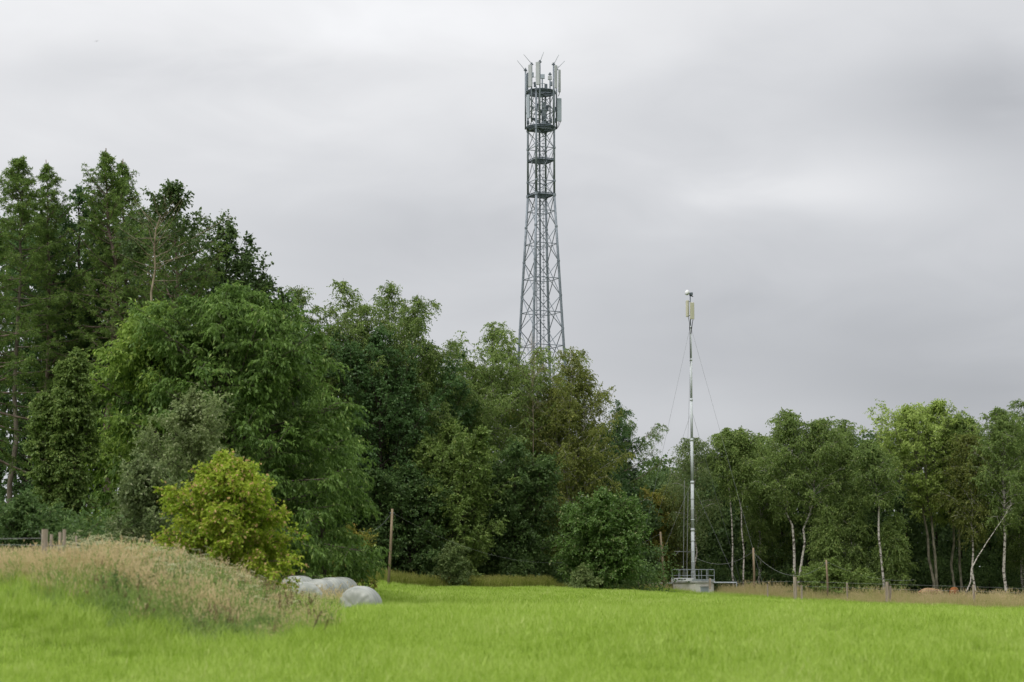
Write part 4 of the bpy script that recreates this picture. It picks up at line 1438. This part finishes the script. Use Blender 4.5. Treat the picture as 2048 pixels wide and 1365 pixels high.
nettle = [proto('leafy_weed', [leafy(rng, 6, .22, (.4, .75))], 'under') for _ in range(4)]
px, x, d, f = mound_points(rng, 2600, 36, 52, -.3)
patch = np.sin(px * .036 + d * .8) + np.sin(px * .015 - d * .9 + 3)
keep = (px > 230) & (rng.random(len(px)) < np.where(patch > .35, .9, .08))
px, x, d, f = px[keep], x[keep], d[keep], f[keep]
put('leafy_weeds', px, x, d, rng.uniform(.55, 1.1, len(x)) * (1 - .4 * sstep(420, 640, px)) * (.6 + .4 * f), nettle, 'dark leafy weeds in clumps on the right half of the mound', 'weeds', 23)
brown = [proto('brown_tuft', [seed_stems(rng, 7, .16, (.3, .7), .008, 16, (.05, .25)), blades(rng, 8, .15, (.2, .5), (.01, .024), (.3, .9))], 'brownweed') for _ in range(3)]
px, x, d, f = mound_points(rng, 420, 37, 50)
keep = (px > 180) & (rng.random(len(px)) < np.where((px > 200) & (px < 480), .6, .12))
px, x, d = px[keep], x[keep], d[keep]
put('brown_weeds', px, x, d, rng.uniform(.6, 1.0, len(x)), brown, 'withered brown weeds in the middle of the mound', 'weeds', 16)
umb = [proto('umbel_plant', [umbels(rng, 5, .25, (.6, 1.0))], 'umbel') for _ in range(3)]
px, x, d, f = mound_points(rng, 620, 42, 55)
keep = (px > 120)
px, x, d = px[keep], x[keep], d[keep]
put('wild_flowers', px, x, d, rng.uniform(.6, 1.05, len(x)) * (1 - .45 * sstep(380, 630, px)), umb, 'pale flat flower heads standing above the mound grass', 'flowers', 17)
for px_, d_, h_, lean_, lab_ in ((612, 37.6, .62, .5, 'dark brown dock spike leaning right at the mound tip'), (640, 38.4, .4, .42, 'smaller dark brown dock spike just right of the other')):
    g_ = G(px_, d_)
    rt = empty('dock_plant', g_, lab_, 'dock plant', 'dock spikes on the mound')
    tp = np.array((lean_ * h_, 0, h_))
    MB().tube([(0, 0, -.05), tp * .6, tp], (.007, .006, .003), 5).build('stem', 'bark_dark', rt)
    sv, sT = [], []
    for j in range(90):
        c = tp * rng.uniform(.5, 1.02) + rng.normal(0, .012, 3)
        dv, sd_ = norm(rng.normal(0, 1, 3)), norm(rng.normal(0, 1, 3))
        sv += [c, c + dv * .014 + sd_ * .009, c + dv * .028, c + dv * .014 - sd_ * .009]
        sT.append(rng.uniform(0, .5))
    so = bpy.data.objects.new('seed_head', quad_mesh('seed_head', np.array(sv), np.array(sT), M['brownweed']))
    COL.objects.link(so)
    so.parent = rt


pxb = rng.uniform(545, 735, 900)
db = rng.uniform(62, 90, 900)
kb = ((pxb < 600) | (db > 68)) & ~((pxb > 670) & (db < 74)) & (rng.random(900) < np.where(pxb > 690, .35, 1))
pxb, db = pxb[kb], db[kb]
xb = (pxb - 1024) / F * db
put('dry_grass', pxb, xb, db, rng.uniform(.6, 1.15, len(xb)), dry, 'loose tan grass standing round the wrapped bales', 'grass', 24)


def strip_points(rng, n, p0, p1, front, back):
    px = rng.uniform(p0, p1, n)
    u = rng.random(n)
    d = front(px) * (1 - u) + back(px) * u
    return px, (px - 1024) / F * d, d


fard = [proto('far_dry_tuft', [seed_stems(rng, 22, .5, (.4, 1.0), .011, 6, (.05, .35)), blades(rng, 40, .5, (.2, .6), (.012, .022), (.2, .8), (0, .5))], 'dryfar') for _ in range(5)]
ff = lambda p: np.interp(p, [1290, 1420, 1500, 1700, 2048, 2150], [152, 154.5, 149, 144, 137, 135]) + .9 * np.sin(p * .05) + .7 * np.sin(p * .021)
px, x, d = strip_points(rng, 5600, 1290, 2150, ff, lambda p: 0 * p + 161)
f = np.clip((d - ff(px)) / 5, 0, 1)
keep = ~((np.abs(px - 1386) < 50) & (d > 155)) & (rng.random(len(px)) < .2 + .8 * f)
px, x, d, f = px[keep], x[keep], d[keep], f[keep]
s = rng.uniform(.45, 1.1, len(x)) * np.where(px < 1480, .75, 1) * (.6 + .4 * f) * np.where(rng.random(len(x)) < .16, 1.4, 1)
put('dry_grass', px, x, d, s, fard, 'tan seeding grass along the fence at the right', 'grass', 18)
fgr = [proto('far_long_tuft', [blades(rng, 80, .55, (.15, .5), (.013, .024), (.2, .8))], 'grass') for _ in range(3)]
px, x, d = strip_points(rng, 2600, 1290, 2150, lambda p: ff(p) - 2.5, lambda p: 0 * p + 158)
keep = ~((np.abs(px - 1386) < 50) & (d > 155.5))
px, x, d = px[keep], x[keep], d[keep]
put('long_grass', px, x, d, rng.uniform(.5, 1.1, len(x)), fgr, 'longer green grass mixed into the tan strip at the right', 'grass', 22)
olv = [proto('olive_tuft', [seed_stems(rng, 14, .4, (.45, .8), .014, 6), blades(rng, 60, .45, (.3, .75), (.018, .035), (.2, .7), (0, .8))], 'olive') for _ in range(4)]
px, x, d = strip_points(rng, 3000, 700, 1300, lambda p: np.interp(p, [700, 800, 1000, 1080, 1150, 1300], [121, 128, 133, 137, 143, 151]), lambda p: np.interp(p, [700, 1000, 1150, 1300], [140, 146, 150, 156]))
keep = rng.random(len(px)) < np.where(px > 1100, .45, 1)
px, x, d = px[keep], x[keep], d[keep]
s = rng.uniform(.7, 1.25, len(x)) * np.where(px > 1100, .6, 1)
scatter('olive_grass', np.stack([x, d, ground(x, d)], 1), np.stack([s, s, s], 1), olv, 'tall olive grass along the foot of the middle wood', 'grass', 19, .1)
print('leaves', LEAVES[0])
